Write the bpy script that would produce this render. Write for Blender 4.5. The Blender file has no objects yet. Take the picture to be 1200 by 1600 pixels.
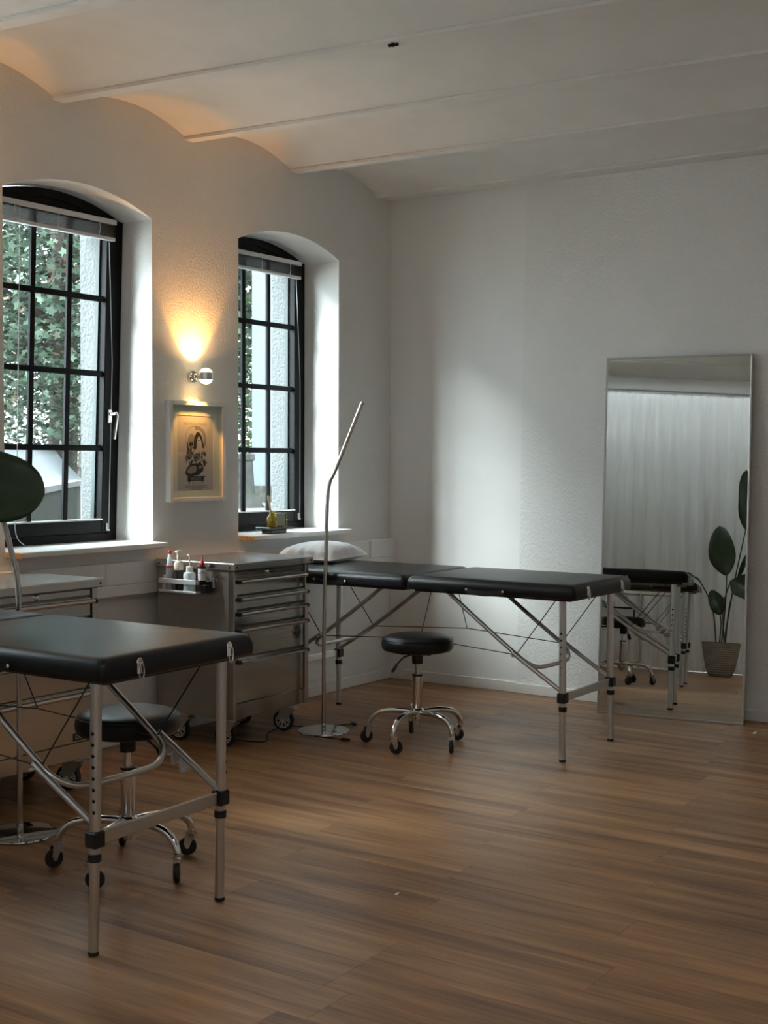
import bpy, bmesh, math, random
from mathutils import Vector, Matrix
import numpy as np

PI = math.pi
SC = bpy.context.scene
COL = SC.collection

# ------------------------------------------------------------------ camera
CAM_POS = Vector((4.615, -6.887, 1.41))
FPX, YAW, PITCH, ROLL = 2003.93, 0.595018, -0.0402909, 0.0041098
F = Vector((-math.sin(YAW)*math.cos(PITCH), math.cos(YAW)*math.cos(PITCH), math.sin(PITCH)))
R0 = Vector((math.cos(YAW), math.sin(YAW), 0))
U0 = R0.cross(F)
R = math.cos(ROLL)*R0 + math.sin(ROLL)*U0
U = -math.sin(ROLL)*R0 + math.cos(ROLL)*U0
cam_data = bpy.data.cameras.new('camera')
cam = bpy.data.objects.new('camera', cam_data)
COL.objects.link(cam)
cam_data.sensor_fit = 'HORIZONTAL'
cam_data.sensor_width = 36.0
cam_data.lens = FPX/1200*36.0
cam_data.clip_start = 0.05
m = Matrix((R, U, -F)).transposed().to_4x4()
m.translation = CAM_POS
cam.matrix_world = m
SC.camera = cam

# ------------------------------------------------------------------ light
SKY_STRENGTH = 2.9
world = bpy.data.worlds.new('world')
SC.world = world
world.use_nodes = True
wn, wl = world.node_tree.nodes, world.node_tree.links
wn.clear()
wo = wn.new('ShaderNodeOutputWorld'); wb = wn.new('ShaderNodeBackground')
wb.inputs['Color'].default_value = (0.80, 0.90, 1.0, 1); wb.inputs['Strength'].default_value = SKY_STRENGTH
wl.new(wb.outputs[0], wo.inputs[0])

sun_d = bpy.data.lights.new('hazy_sun', 'SUN')
sun_d.energy = 5.4; sun_d.angle = math.radians(33); sun_d.color = (0.93, 0.97, 1.0)
sun = bpy.data.objects.new('hazy_sun', sun_d); COL.objects.link(sun)
SUN_TRAVEL = Vector((0.50, 0.66, -0.62))       # direction the light travels
sun.rotation_euler = SUN_TRAVEL.to_track_quat('-Z', 'Y').to_euler()
sun.location = (-8, -8, 9)

WINDOWS = [(-3.093, -2.162), (-1.498, -0.567), (-4.95, -4.02)]
for k, (a, b) in enumerate(WINDOWS):
    ld = bpy.data.lights.new('daylight_portal', 'AREA')
    ld.shape = 'RECTANGLE'; ld.size = b-a; ld.size_y = 1.7
    ld.cycles.is_portal = True
    lo = bpy.data.objects.new('daylight_portal', ld); COL.objects.link(lo)
    lo.location = (-0.60, (a+b)/2, 1.84)
    lo.rotation_euler = Vector((1, 0, 0)).to_track_quat('-Z', 'Z').to_euler()

vs = SC.view_settings
vs.view_transform = 'Standard'; vs.look = 'None'; vs.gamma = 1.0
vs.exposure = 2.05
vs.use_curve_mapping = False
SC.cycles.use_denoising = True
SC.cycles.max_bounces = 10; SC.cycles.diffuse_bounces = 6
SC.cycles.glossy_bounces = 5; SC.cycles.transparent_max_bounces = 12
SC.cycles.caustics_reflective = False; SC.cycles.caustics_refractive = False
SC.cycles.sample_clamp_indirect = 6.0

# ------------------------------------------------------------------ materials
MATS = {}
def pmat(name, col, rough=.5, metal=0., noise=0., nscale=20., bump=0., bscale=200., coat=0., trans=0., ior=1.45,
         emit=None, estr=0., spec=.5, stretch=(1, 1, 1), detail=4., col2=None, rnd=0.):
    mt = bpy.data.materials.new(name); mt.use_nodes = True
    nt = mt.node_tree; b = nt.nodes['Principled BSDF']
    b.inputs['Base Color'].default_value = (*col, 1); b.inputs['Roughness'].default_value = rough
    b.inputs['Metallic'].default_value = metal; b.inputs['Coat Weight'].default_value = coat
    b.inputs['Transmission Weight'].default_value = trans; b.inputs['IOR'].default_value = ior
    b.inputs['Specular IOR Level'].default_value = spec
    if emit:
        b.inputs['Emission Color'].default_value = (*emit, 1); b.inputs['Emission Strength'].default_value = estr
    tc = nt.nodes.new('ShaderNodeTexCoord'); mp = nt.nodes.new('ShaderNodeMapping')
    mp.inputs['Scale'].default_value = stretch
    nt.links.new(tc.outputs['Object'], mp.inputs['Vector'])
    if noise > 0 or col2:
        nz = nt.nodes.new('ShaderNodeTexNoise'); nz.inputs['Scale'].default_value = nscale
        nz.inputs['Detail'].default_value = detail
        nt.links.new(mp.outputs[0], nz.inputs['Vector'])
        mx = nt.nodes.new('ShaderNodeMix'); mx.data_type = 'RGBA'
        c2 = col2 or tuple(min(1, c*(1+noise)) for c in col)
        c1 = col if col2 else tuple(c*(1-noise) for c in col)
        mx.inputs[6].default_value = (*c1, 1); mx.inputs[7].default_value = (*c2, 1)
        rp = nt.nodes.new('ShaderNodeValToRGB'); rp.color_ramp.elements[0].position = .32; rp.color_ramp.elements[1].position = .68
        nt.links.new(nz.outputs['Fac'], rp.inputs[0]); nt.links.new(rp.outputs[0], mx.inputs[0])
        nt.links.new(mx.outputs[2], b.inputs['Base Color'])
    if bump > 0:
        n2 = nt.nodes.new('ShaderNodeTexNoise'); n2.inputs['Scale'].default_value = bscale; n2.inputs['Detail'].default_value = 3
        nt.links.new(mp.outputs[0], n2.inputs['Vector'])
        bp = nt.nodes.new('ShaderNodeBump'); bp.inputs['Strength'].default_value = bump; bp.inputs['Distance'].default_value = .01
        nt.links.new(n2.outputs['Fac'], bp.inputs['Height']); nt.links.new(bp.outputs[0], b.inputs['Normal'])
    MATS[name] = mt
    return mt

WALL = pmat('wall_roughcast', (.80, .795, .775), .85, bump=.35, bscale=95, noise=.02, nscale=3)
WALLS = pmat('wall_smooth', (.82, .82, .81), .85, bump=.08, bscale=160, noise=.02, nscale=3)
WALLR = pmat('wall_rough', (.80, .80, .785), .85, bump=.55, bscale=75, noise=.02, nscale=3)
CEIL = pmat('ceiling_plaster', (.80, .785, .765), .9, bump=.25, bscale=14, noise=.03, nscale=5)
PAINT = pmat('white_paint', (.82, .81, .79), .5, bump=.03, bscale=60)
SILLM = pmat('sill_white', (.84, .84, .82), .35)
CHIP = pmat('sill_chipboard', (.62, .42, .2), .7, noise=.3, nscale=90)
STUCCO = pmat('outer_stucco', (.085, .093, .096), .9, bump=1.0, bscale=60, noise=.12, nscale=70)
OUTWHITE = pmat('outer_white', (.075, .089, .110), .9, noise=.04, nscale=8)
BLACKF = pmat('black_window_paint', (.005, .005, .006), .5, spec=.18, bump=.05, bscale=40)
LEATHER = pmat('black_leatherette', (.008, .0085, .010), .33, bump=.12, bscale=420, noise=.15, nscale=6, spec=.34)
BLACKP = pmat('black_plastic', (.012, .012, .012), .4)
RUBBER = pmat('black_rubber', (.014, .014, .014), .6)
RAILM = pmat('satin_rail', (.72, .73, .74), .4, metal=.5)
ALU = pmat('brushed_aluminium', (.62, .61, .59), .36, metal=1., bump=.04, bscale=300, stretch=(1, 1, .05))
CHROME = pmat('chrome', (.72, .72, .72), .07, metal=1.)
STEEL = pmat('stainless_steel', (.50, .48, .45), .17, metal=1., noise=.05, nscale=6, bump=.03, bscale=120, stretch=(1, .04, 1))
STEELS = pmat('steel_side', (.40, .37, .34), .38, metal=.9, noise=.04, nscale=5)
STEELTOP = pmat('steel_top', (.62, .60, .57), .22, metal=1., noise=.04, nscale=5)
GALV = pmat('zinc_plate', (.62, .62, .6), .35, metal=1.)
NICKEL = pmat('lamp_nickel', (.52, .49, .45), .22, metal=1.)
CORD = pmat('black_cord', (.01, .01, .01), .6)
HOLE = pmat('dark_hole', (.006, .006, .006), .8)
WHITEP = pmat('white_plastic', (.78, .78, .77), .4)
GREYP = pmat('grey_plastic', (.22, .21, .20), .5)
LINEN = pmat('white_linen', (.84, .84, .86), .9, bump=.15, bscale=25)
RED = pmat('red_plastic', (.62, .015, .03), .35)
CREAM = pmat('cream_plastic', (.72, .66, .55), .4)
BOTTLEW = pmat('bottle_white', (.66, .72, .76), .35)
BOTTLEG = pmat('bottle_grey', (.42, .46, .50), .35, noise=.12, nscale=60, stretch=(.1, .1, 1))
SMOKE = pmat('smoked_bottle', (.03, .025, .02), .15)
PINK = pmat('pink_cap', (.75, .55, .60), .4)
FRAMEW = pmat('frame_white', (.74, .74, .72), .45)
MATB = pmat('mat_board', (.76, .74, .71), .8)
PRINTP = pmat('print_paper', (.55, .50, .54), .85)
INK = pmat('print_ink', (.03, .03, .04), .85)
INK2 = pmat('print_ink_mid', (.16, .15, .16), .85)
INK3 = pmat('print_ink_light', (.30, .27, .28), .85)
AMBER = pmat('amber_liquid', (.85, .42, .02), .08, trans=.55, ior=1.3)
AMBERG = pmat('amber_glass', (.95, .72, .14), .05, trans=.75, ior=1.2)
REED = pmat('reed_wood', (.75, .62, .42), .7)
OLIVE = pmat('olive_glass', (.16, .17, .06), .12, coat=.3)
DGREEN = pmat('dark_green_glass', (.02, .035, .03), .06, coat=.5)
SLATM = pmat('blind_slat', (.070, .058, .049), .45)
BLINDW = pmat('blind_white', (.70, .70, .70), .4)
LEAFD = pmat('strelitzia_leaf', (.016, .036, .009), .38, noise=.25, nscale=14)
LEAFM = pmat('strelitzia_midrib', (.06, .11, .03), .45)
STEMM = pmat('plant_stem', (.05, .075, .025), .5)
POTM = pmat('ribbed_pot', (.30, .28, .24), .8, noise=.1, nscale=20)
SOIL = pmat('soil', (.03, .022, .016), .95)
TRUNKM = pmat('tree_bark', (.06, .05, .04), .9, noise=.3, nscale=12)
CONC = pmat('darkened_concrete', (.034, .035, .030), .9, spec=.06, noise=.35, nscale=22, bump=.3, bscale=60)  # base colour darkened to stand in for tree shade on the garden wall
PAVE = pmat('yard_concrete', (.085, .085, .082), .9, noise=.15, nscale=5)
BOUNCEG = pmat('pale_bounce_ground', (.62, .61, .58), .9, noise=.1, nscale=30)  # mostly unseen ground made pale to bounce daylight onto the ceiling
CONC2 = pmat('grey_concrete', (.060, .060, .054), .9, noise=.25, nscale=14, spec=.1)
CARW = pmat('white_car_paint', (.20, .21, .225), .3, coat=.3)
TRIMB = pmat('car_trim', (.20, .17, .14), .5)
GSTRIP = pmat('glazing_spacer', (.03, .042, .042), .4)
CARG = pmat('car_window', (.03, .04, .05), .1)
BADGE = pmat('badge_dark', (.035, .025, .02), .4)
BADGEL = pmat('badge_letters', (.55, .53, .50), .4)
SCRAP = pmat('paper_white', (.8, .8, .8), .8)
LAMPGLASS = pmat('lit_lens', (.9, .85, .7), .1, emit=(1., .80, .45), estr=3.0)
MIRROR = pmat('mirror_silver', (.70, .73, .70), .0, metal=1.)
MIRFRAME = pmat('mirror_frame', (.55, .54, .52), .4, metal=.8)
FILLDIFF = pmat('fill_panel', (.9, .9, .9), .6, emit=(1., .96, .9), estr=2.2)  # glowing face of the added ceiling fill panel

def floor_material():
    mt = bpy.data.materials.new('walnut_laminate'); mt.use_nodes = True
    nt = mt.node_tree; L = nt.links; N = nt.nodes; b = N['Principled BSDF']
    tc = N.new('ShaderNodeTexCoord'); oi = N.new('ShaderNodeObjectInfo')
    mul = N.new('ShaderNodeVectorMath'); mul.operation = 'SCALE'; mul.inputs[0].default_value = (7.3, 3.1, 5.7)
    L.new(oi.outputs['Random'], mul.inputs['Scale'])
    add = N.new('ShaderNodeVectorMath'); add.operation = 'ADD'
    L.new(tc.outputs['Object'], add.inputs[0]); L.new(mul.outputs[0], add.inputs[1])
    def streak(scale, sx, sy, det, dist):
        mp = N.new('ShaderNodeMapping'); mp.inputs['Scale'].default_value = (sx, sy, 1)
        L.new(add.outputs[0], mp.inputs['Vector'])
        nz = N.new('ShaderNodeTexNoise'); nz.inputs['Scale'].default_value = scale; nz.inputs['Detail'].default_value = det
        nz.inputs['Distortion'].default_value = dist
        L.new(mp.outputs[0], nz.inputs['Vector'])
        return nz.outputs['Fac']
    s1 = streak(1., 1.1, 16., 5., .6); s2 = streak(1., 4., 95., 4., .3); s3 = streak(1., .5, 5., 3., .4)
    m1 = N.new('ShaderNodeMath'); m1.operation = 'MULTIPLY_ADD'; m1.inputs[1].default_value = .55
    L.new(s1, m1.inputs[0])
    m2 = N.new('ShaderNodeMath'); m2.operation = 'MULTIPLY'; m2.inputs[1].default_value = .25; L.new(s2, m2.inputs[0]); L.new(m2.outputs[0], m1.inputs[2])
    m3 = N.new('ShaderNodeMath'); m3.operation = 'MULTIPLY_ADD'; m3.inputs[1].default_value = .22; L.new(s3, m3.inputs[0]); L.new(m1.outputs[0], m3.inputs[2])
    m4 = N.new('ShaderNodeMath'); m4.operation = 'MULTIPLY_ADD'; m4.inputs[1].default_value = .05; L.new(oi.outputs['Random'], m4.inputs[0]); L.new(m3.outputs[0], m4.inputs[2])
    rp = N.new('ShaderNodeValToRGB'); e = rp.color_ramp.elements
    e[0].position = .34; e[0].color = (.100, .046, .021, 1)
    e[1].position = .68; e[1].color = (.51, .275, .128, 1)
    x = rp.color_ramp.elements.new(.44); x.color = (.205, .098, .046, 1)
    x = rp.color_ramp.elements.new(.54); x.color = (.335, .172, .078, 1)
    L.new(m4.outputs[0], rp.inputs[0]); L.new(rp.outputs[0], b.inputs['Base Color'])
    b.inputs['Roughness'].default_value = .36
    bp = N.new('ShaderNodeBump'); bp.inputs['Strength'].default_value = .12; bp.inputs['Distance'].default_value = .004
    L.new(s2, bp.inputs['Height']); L.new(bp.outputs[0], b.inputs['Normal'])
    return mt
FLOORM = floor_material()
SUBF = pmat('subfloor', (.03, .018, .012), .8)

def glass_material(name='window_glass', refl=.03):
    mt = bpy.data.materials.new(name); mt.use_nodes = True
    nt = mt.node_tree; N = nt.nodes; L = nt.links; N.clear()
    o = N.new('ShaderNodeOutputMaterial'); t = N.new('ShaderNodeBsdfTransparent'); t.inputs[0].default_value = (.93, .97, .95, 1)
    g = N.new('ShaderNodeBsdfGlossy'); g.inputs['Roughness'].default_value = .0
    lw = N.new('ShaderNodeLayerWeight'); lw.inputs['Blend'].default_value = .5
    pw = N.new('ShaderNodeMath'); pw.operation = 'POWER'; pw.inputs[1].default_value = 5.; L.new(lw.outputs['Facing'], pw.inputs[0])
    f = N.new('ShaderNodeMath'); f.operation = 'MULTIPLY_ADD'; f.inputs[1].default_value = .8; f.inputs[2].default_value = refl; L.new(pw.outputs[0], f.inputs[0])
    mx = N.new('ShaderNodeMixShader'); L.new(f.outputs[0], mx.inputs[0]); L.new(t.outputs[0], mx.inputs[1]); L.new(g.outputs[0], mx.inputs[2])
    L.new(mx.outputs[0], o.inputs[0]); return mt
GLASS = glass_material()
PICGLASS = glass_material('picture_glass', .008)
def clear_plastic():
    mt = bpy.data.materials.new('clear_plastic'); mt.use_nodes = True
    nt = mt.node_tree; N = nt.nodes; L = nt.links; N.clear()
    o = N.new('ShaderNodeOutputMaterial'); t = N.new('ShaderNodeBsdfTransparent'); t.inputs[0].default_value = (.9, .9, .88, 1)
    g = N.new('ShaderNodeBsdfPrincipled'); g.inputs['Base Color'].default_value = (.7, .7, .68, 1); g.inputs['Roughness'].default_value = .15
    mx = N.new('ShaderNodeMixShader'); mx.inputs[0].default_value = .55; L.new(t.outputs[0], mx.inputs[1]); L.new(g.outputs[0], mx.inputs[2])
    L.new(mx.outputs[0], o.inputs[0]); return mt
CLEARP = clear_plastic()
def curtain_material():
    mt = bpy.data.materials.new('sheer_curtain'); mt.use_nodes = True
    nt = mt.node_tree; N = nt.nodes; L = nt.links; N.clear()
    o = N.new('ShaderNodeOutputMaterial'); d = N.new('ShaderNodeBsdfDiffuse'); d.inputs[0].default_value = (.82, .82, .80, 1)
    tl = N.new('ShaderNodeBsdfTranslucent'); tl.inputs[0].default_value = (.82, .82, .80, 1)
    t = N.new('ShaderNodeBsdfTransparent')
    m1 = N.new('ShaderNodeMixShader'); m1.inputs[0].default_value = .35; L.new(d.outputs[0], m1.inputs[1]); L.new(tl.outputs[0], m1.inputs[2])
    m2 = N.new('ShaderNodeMixShader'); m2.inputs[0].default_value = .22; L.new(m1.outputs[0], m2.inputs[1]); L.new(t.outputs[0], m2.inputs[2])
    L.new(m2.outputs[0], o.inputs[0]); return mt
CURT = curtain_material()
def foliage_material(name, c1, c2, c3):
    mt = bpy.data.materials.new(name); mt.use_nodes = True
    nt = mt.node_tree; N = nt.nodes; L = nt.links; b = N['Principled BSDF']
    g = N.new('ShaderNodeNewGeometry'); rp = N.new('ShaderNodeValToRGB'); e = rp.color_ramp.elements
    e[0].color = (*c1, 1); e[1].color = (*c3, 1); x = e.new(.6); x.color = (*c2, 1); x2 = e.new(.93); x2.color = (*c2, 1)
    L.new(g.outputs['Random Per Island'], rp.inputs[0]); L.new(rp.outputs[0], b.inputs['Base Color'])
    b.inputs['Roughness'].default_value = .45; return mt
FOL = foliage_material('maple_foliage', (.022, .042, .026), (.060, .094, .060), (.13, .075, .045))
FOL2 = foliage_material('shrub_foliage', (.035, .07, .03), (.10, .15, .06), (.14, .17, .07))

# ------------------------------------------------------------------ mesh helpers
class MB:
    def __init__(s): s.v = []; s.f = []; s.mi = []
    def add(s, vs, fs, mi=0):
        o = len(s.v); s.v += [tuple(v) for v in vs]
        for f in fs: s.f.append(tuple(i+o for i in f)); s.mi.append(mi)
        return s
    def box(s, a, b, mi=0, M=None):
        x0, y0, z0 = a; x1, y1, z1 = b
        vs = [Vector(p) for p in ((x0,y0,z0),(x1,y0,z0),(x1,y1,z0),(x0,y1,z0),(x0,y0,z1),(x1,y0,z1),(x1,y1,z1),(x0,y1,z1))]
        if M: vs = [M @ v for v in vs]
        return s.add(vs, [(0,3,2,1),(4,5,6,7),(0,1,5,4),(1,2,6,5),(2,3,7,6),(3,0,4,7)], mi)
    def bbox(s, a, b, bev=.004, mi=0):
        # box with chamfered edges (26-face)
        c = [(a[i]+b[i])/2 for i in range(3)]; h = [abs(b[i]-a[i])/2 for i in range(3)]
        bev = min(bev, min(h)*.9)
        pts = []; idx = {}
        for sx in (-1, 1):
            for sy in (-1, 1):
                for sz in (-1, 1):
                    for ax in range(3):
                        p = [h[0]*sx, h[1]*sy, h[2]*sz]
                        for k in range(3):
                            if k != ax: p[k] -= bev*(sx, sy, sz)[k]
                        idx[(sx, sy, sz, ax)] = len(pts); pts.append([c[k]+p[k] for k in range(3)])
        fs = []
        for ax in range(3):
            o = [k for k in range(3) if k != ax]
            for sg in (-1, 1):
                q = []
                for u, w in ((-1,-1),(1,-1),(1,1),(-1,1)):
                    k = [0, 0, 0]; k[ax] = sg; k[o[0]] = u; k[o[1]] = w; q.append(idx[(*k, ax)])
                fs.append(q)
        for ax in range(3):       # edges parallel to ax
            o = [k for k in range(3) if k != ax]
            for u in (-1, 1):
                for w in (-1, 1):
                    k = [0, 0, 0]; k[o[0]] = u; k[o[1]] = w
                    k0 = list(k); k0[ax] = -1; k1 = list(k); k1[ax] = 1
                    fs.append([idx[(*k0, o[0])], idx[(*k1, o[0])], idx[(*k1, o[1])], idx[(*k0, o[1])]])
        for sx in (-1, 1):
            for sy in (-1, 1):
                for sz in (-1, 1): fs.append([idx[(sx, sy, sz, k)] for k in range(3)])
        return s.add(pts, fs, mi)
    def loft(s, rings, cap0=True, cap1=True, closed=True, mi=0):
        n = len(rings[0]); o = len(s.v)
        for r in rings: s.v += [tuple(p) for p in r]
        for i in range(len(rings)-1):
            for j in range(n if closed else n-1):
                k = (j+1) % n
                s.f.append((o+i*n+j, o+i*n+k, o+(i+1)*n+k, o+(i+1)*n+j)); s.mi.append(mi)
        if cap0: s.f.append(tuple(o+j for j in range(n))[::-1]); s.mi.append(mi)
        if cap1: s.f.append(tuple(o+(len(rings)-1)*n+j for j in range(n))); s.mi.append(mi)
        return s
    def tube(s, path, r, n=12, caps=True, mi=0, flat=1.):
        P = [Vector(p) for p in path]; rings = []
        rr = r if isinstance(r, (list, tuple)) else [r]*len(P)
        up = None
        for i, p in enumerate(P):
            t = (P[min(i+1, len(P)-1)]-P[max(i-1, 0)]).normalized()
            if up is None:
                a = Vector((0, 0, 1)) if abs(t.z) < .9 else Vector((1, 0, 0))
                up = (a-t*a.dot(t)).normalized()
            else: up = (up-t*up.dot(t)).normalized()
            sd = t.cross(up)
            rings.append([p+rr[i]*(math.cos(2*PI*j/n)*sd+flat*math.sin(2*PI*j/n)*up) for j in range(n)])
        return s.loft(rings, caps, caps, True, mi)
    def cyl(s, p0, p1, r0, r1=None, n=20, mi=0, caps=True):
        return s.tube([p0, p1], [r0, r0 if r1 is None else r1], n, caps, mi)
    def lathe(s, prof, c=(0, 0, 0), axis='z', n=28, mi=0, cap0=True, cap1=True):
        rings = []
        for r, h in prof:
            ring = []
            for j in range(n):
                a = 2*PI*j/n; x, y = r*math.cos(a), r*math.sin(a)
                p = {'z': (x, y, h), 'x': (h, x, y), 'y': (y, h, x)}[axis]
                ring.append((c[0]+p[0], c[1]+p[1], c[2]+p[2]))
            rings.append(ring)
        return s.loft(rings, cap0, cap1, True, mi)
    def sphere(s, c, r, n=16, m=10, sc=(1, 1, 1), mi=0):
        pr = [(max(1e-4, r*math.sin(PI*i/m)), -r*math.cos(PI*i/m)) for i in range(m+1)]
        rings = [[(c[0]+q*math.cos(2*PI*j/n)*sc[0], c[1]+q*math.sin(2*PI*j/n)*sc[1], c[2]+h*sc[2]) for j in range(n)] for q, h in pr]
        return s.loft(rings, True, True, True, mi)
    def prism(s, poly, M, depth, mi=0):
        # poly: 2D list mapped by M from (u, v, w); extruded from w=0 to depth
        a = [M @ Vector((u, v, 0)) for u, v in poly]; b = [M @ Vector((u, v, depth)) for u, v in poly]
        return s.loft([a, b], True, True, True, mi)
    def xf(s, M):
        s.v = [tuple(M @ Vector(v)) for v in s.v]; return s
    def build(s, name, mat, parent=None, smooth=35, label=None, kind=None):
        me = bpy.data.meshes.new(name); me.from_pydata(s.v, [], s.f)
        mats = mat if isinstance(mat, (list, tuple)) else [mat]
        for q in mats: me.materials.append(q)
        if len(mats) > 1: me.polygons.foreach_set('material_index', s.mi)
        bm = bmesh.new(); bm.from_mesh(me); bmesh.ops.recalc_face_normals(bm, faces=bm.faces); bm.to_mesh(me); bm.free()
        if smooth:
            me.polygons.foreach_set('use_smooth', [True]*len(me.polygons)); me.set_sharp_from_angle(angle=math.radians(smooth))
        me.update()
        o = bpy.data.objects.new(name, me); COL.objects.link(o)
        if parent: o.parent = parent
        if label: o['label'] = label
        if kind: o['kind'] = kind
        return o

def thing(name, label, cat, loc=(0, 0, 0), rot=(0, 0, 0), group=None):
    o = bpy.data.objects.new(name, None); COL.objects.link(o); o.empty_display_size = .1
    o.location = loc; o.rotation_euler = rot; o['label'] = label; o['category'] = cat
    if group: o['group'] = group
    return o
def tag(o, label, cat, group=None):
    o['label'] = label; o['category'] = cat
    if group: o['group'] = group
    return o
def cr(path, sub=6):       # Catmull-Rom smoothing
    P = [Vector(p) for p in path]; out = []
    for i in range(len(P)-1):
        p0, p1, p2, p3 = P[max(i-1, 0)], P[i], P[i+1], P[min(i+2, len(P)-1)]
        for k in range(sub):
            t = k/sub
            out.append(.5*((2*p1)+(-p0+p2)*t+(2*p0-5*p1+4*p2-p3)*t*t+(-p0+3*p1-3*p2+p3)*t**3))
    out.append(P[-1]); return out
def rrect(hx, hy, r, n=5):
    pts = []
    for cx, cy, a0 in ((hx-r, hy-r, 0), (-hx+r, hy-r, 90), (-hx+r, -hy+r, 180), (hx-r, -hy+r, 270)):
        for k in range(n+1):
            a = math.radians(a0+90*k/n); pts.append((cx+r*math.cos(a), cy+r*math.sin(a)))
    return pts
def slab(mb, cx, cy, hx, hy, z0, z1, rc=.02, rt=.025, rb=.006, crown=0., mi=0, n=5, m=6):
    rings = []
    def ring(ins, z):
        h1, h2 = hx-ins, hy-ins
        return [(cx+x, cy+y, z) for x, y in rrect(h1, h2, max(.002, min(rc, min(h1, h2)*.98)), n)]
    for k in range(4):
        a = PI/2*k/3; rings.append(ring(rb*(1-math.sin(a)), z0+rb*(1-math.cos(a))))
    for k in range(m+1):
        a = PI/2*k/m; rings.append(ring(rt*(1-math.cos(a)), z1-rt+rt*math.sin(a)))
    lim = min(hx, hy)-.004
    for k in range(1, 7):
        t = k/6; ins = rt+(lim-rt)*t; rings.append(ring(ins, z1+crown*(1-(1-t)**2)))
    mb.loft(rings, True, True, True, mi); return mb
def text_mesh(s, size, M, name, mat, parent, extrude=.0004, ax='CENTER', shear=0.):
    cu = bpy.data.curves.new('lettering', 'FONT'); cu.body = s; cu.size = size; cu.align_x = ax; cu.align_y = 'CENTER'; cu.extrude = extrude; cu.resolution_u = 2; cu.shear = shear
    t = bpy.data.objects.new('lettering', cu); COL.objects.link(t)
    dg = bpy.context.evaluated_depsgraph_get(); me = bpy.data.meshes.new_from_object(t.evaluated_get(dg))
    bpy.data.objects.remove(t); me.transform(M); me.materials.clear(); me.materials.append(mat); me.name = name
    o = bpy.data.objects.new(name, me); COL.objects.link(o); o.parent = parent
    return o
def struct(o): o['kind'] = 'structure'; return o

# ------------------------------------------------------------------ room shell
XR, YF, ZT = 6.2, -7.45, 3.35          # right wall, rear wall, top of the walls
TH = .52                               # thickness of the window wall
SPRING, RISE, SILLZ = 2.617, .095, .97
def arch_pts(y0, y1, n=16):
    c, h = (y0+y1)/2, (y1-y0)/2
    rad = (h*h+RISE*RISE)/(2*RISE); zc = SPRING+RISE-rad
    return [(c-h+2*h*k/n, zc+math.sqrt(rad*rad-(h-2*h*k/n)**2)) for k in range(n+1)]

def wall_left():
    mb = MB(); st = MB()
    ws = sorted(WINDOWS); ycuts = [YF-.15]
    for a, b in ws: ycuts += [a, b]
    ycuts.append(.2)
    for x, flip in ((0., 0), (-TH, 1)):
        for i in range(0, len(ycuts), 2):
            mb.add([(x, ycuts[i], 0), (x, ycuts[i+1], 0), (x, ycuts[i+1], ZT), (x, ycuts[i], ZT)], [(0, 1, 2, 3)])
        for a, b in ws:
            mb.add([(x, a, 0), (x, b, 0), (x, b, SILLZ), (x, a, SILLZ)], [(0, 1, 2, 3)])
            ap = arch_pts(a, b)
            for (ya, za), (yb, zb) in zip(ap[:-1], ap[1:]):
                mb.add([(x, ya, za), (x, yb, zb), (x, yb, ZT), (x, ya, ZT)], [(0, 1, 2, 3)])
    for a, b in ws:
        ap = arch_pts(a, b)
        for x0, x1, q in ((-.3, 0, mb), (-TH, -.3, st)):
            q.add([(x0, a, SILLZ), (x1, a, SILLZ), (x1, a, SPRING), (x0, a, SPRING)], [(0, 1, 2, 3)])
            q.add([(x0, b, SILLZ), (x1, b, SILLZ), (x1, b, SPRING), (x0, b, SPRING)], [(0, 1, 2, 3)])
            q.add([(x0, a, SILLZ), (x1, a, SILLZ), (x1, b, SILLZ), (x0, b, SILLZ)], [(0, 1, 2, 3)])
            rings = [[(x, y, z) for y, z in ap] for x in (x0, x1)]
            q.loft(rings, False, False, False)
    mb.box((-TH, YF-.15, -.05), (0, .2, 0)); mb.box((-TH, YF-.15, ZT), (0, .2, ZT+.02))
    w = struct(mb.build('wall_left', WALL, smooth=30))
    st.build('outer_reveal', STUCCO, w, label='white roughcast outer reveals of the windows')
    return w
WL = wall_left()

mb = MB(); mb.box((-TH, 0, 0), (XR+.15, .2, ZT)); WB = struct(mb.build('wall_back', WALLS, smooth=0))
# the roughcast right-hand skin stands a little proud of the smooth left part
mb = MB(); P = [(.938, 0), (XR, 0), (XR, ZT), (.98, ZT)]
mb.loft([[(x, y, z) for x, z in P] for y in (.001, -.008)]); mb.build('roughcast_skin', WALLR, WB, smooth=0)
mb = MB(); mb.box((XR, YF-.15, 0), (XR+.15, 0, ZT)); struct(mb.build('wall_right', WALL, smooth=0))
mb = MB(); mb.box((0, YF-.15, 0), (XR, YF, ZT)); struct(mb.build('wall_rear', WALLS, smooth=0))

# floor: sub-floor slab and individual planks running along the back wall
mb = MB(); mb.box((-.02, YF, -.08), (XR, 0, -.006)); FLOOR = struct(mb.build('floor', SUBF, smooth=0))
PW, PL = .19, 1.285
def plank_mesh(L):
    b = MB(); g = .0002; c = .0007; t = 0
    x0, x1, y0, y1 = g, L-g, g, PW-g
    b.v = [(x0, y0, -.008), (x1, y0, -.008), (x1, y1, -.008), (x0, y1, -.008), (x0, y0, -c), (x1, y0, -c), (x1, y1, -c), (x0, y1, -c),
           (x0+c, y0+c, 0), (x1-c, y0+c, 0), (x1-c, y1-c, 0), (x0+c, y1-c, 0)]
    b.f = [(0,1,5,4),(1,2,6,5),(2,3,7,6),(3,0,4,7),(4,5,9,8),(5,6,10,9),(6,7,11,10),(7,4,8,11),(8,9,10,11)]
    me = bpy.data.meshes.new('plank'); me.from_pydata(b.v, [], b.f); me.materials.append(FLOORM); return me
rng = random.Random(5)
row0 = -3.98
rows = range(-19, 22)
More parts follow.
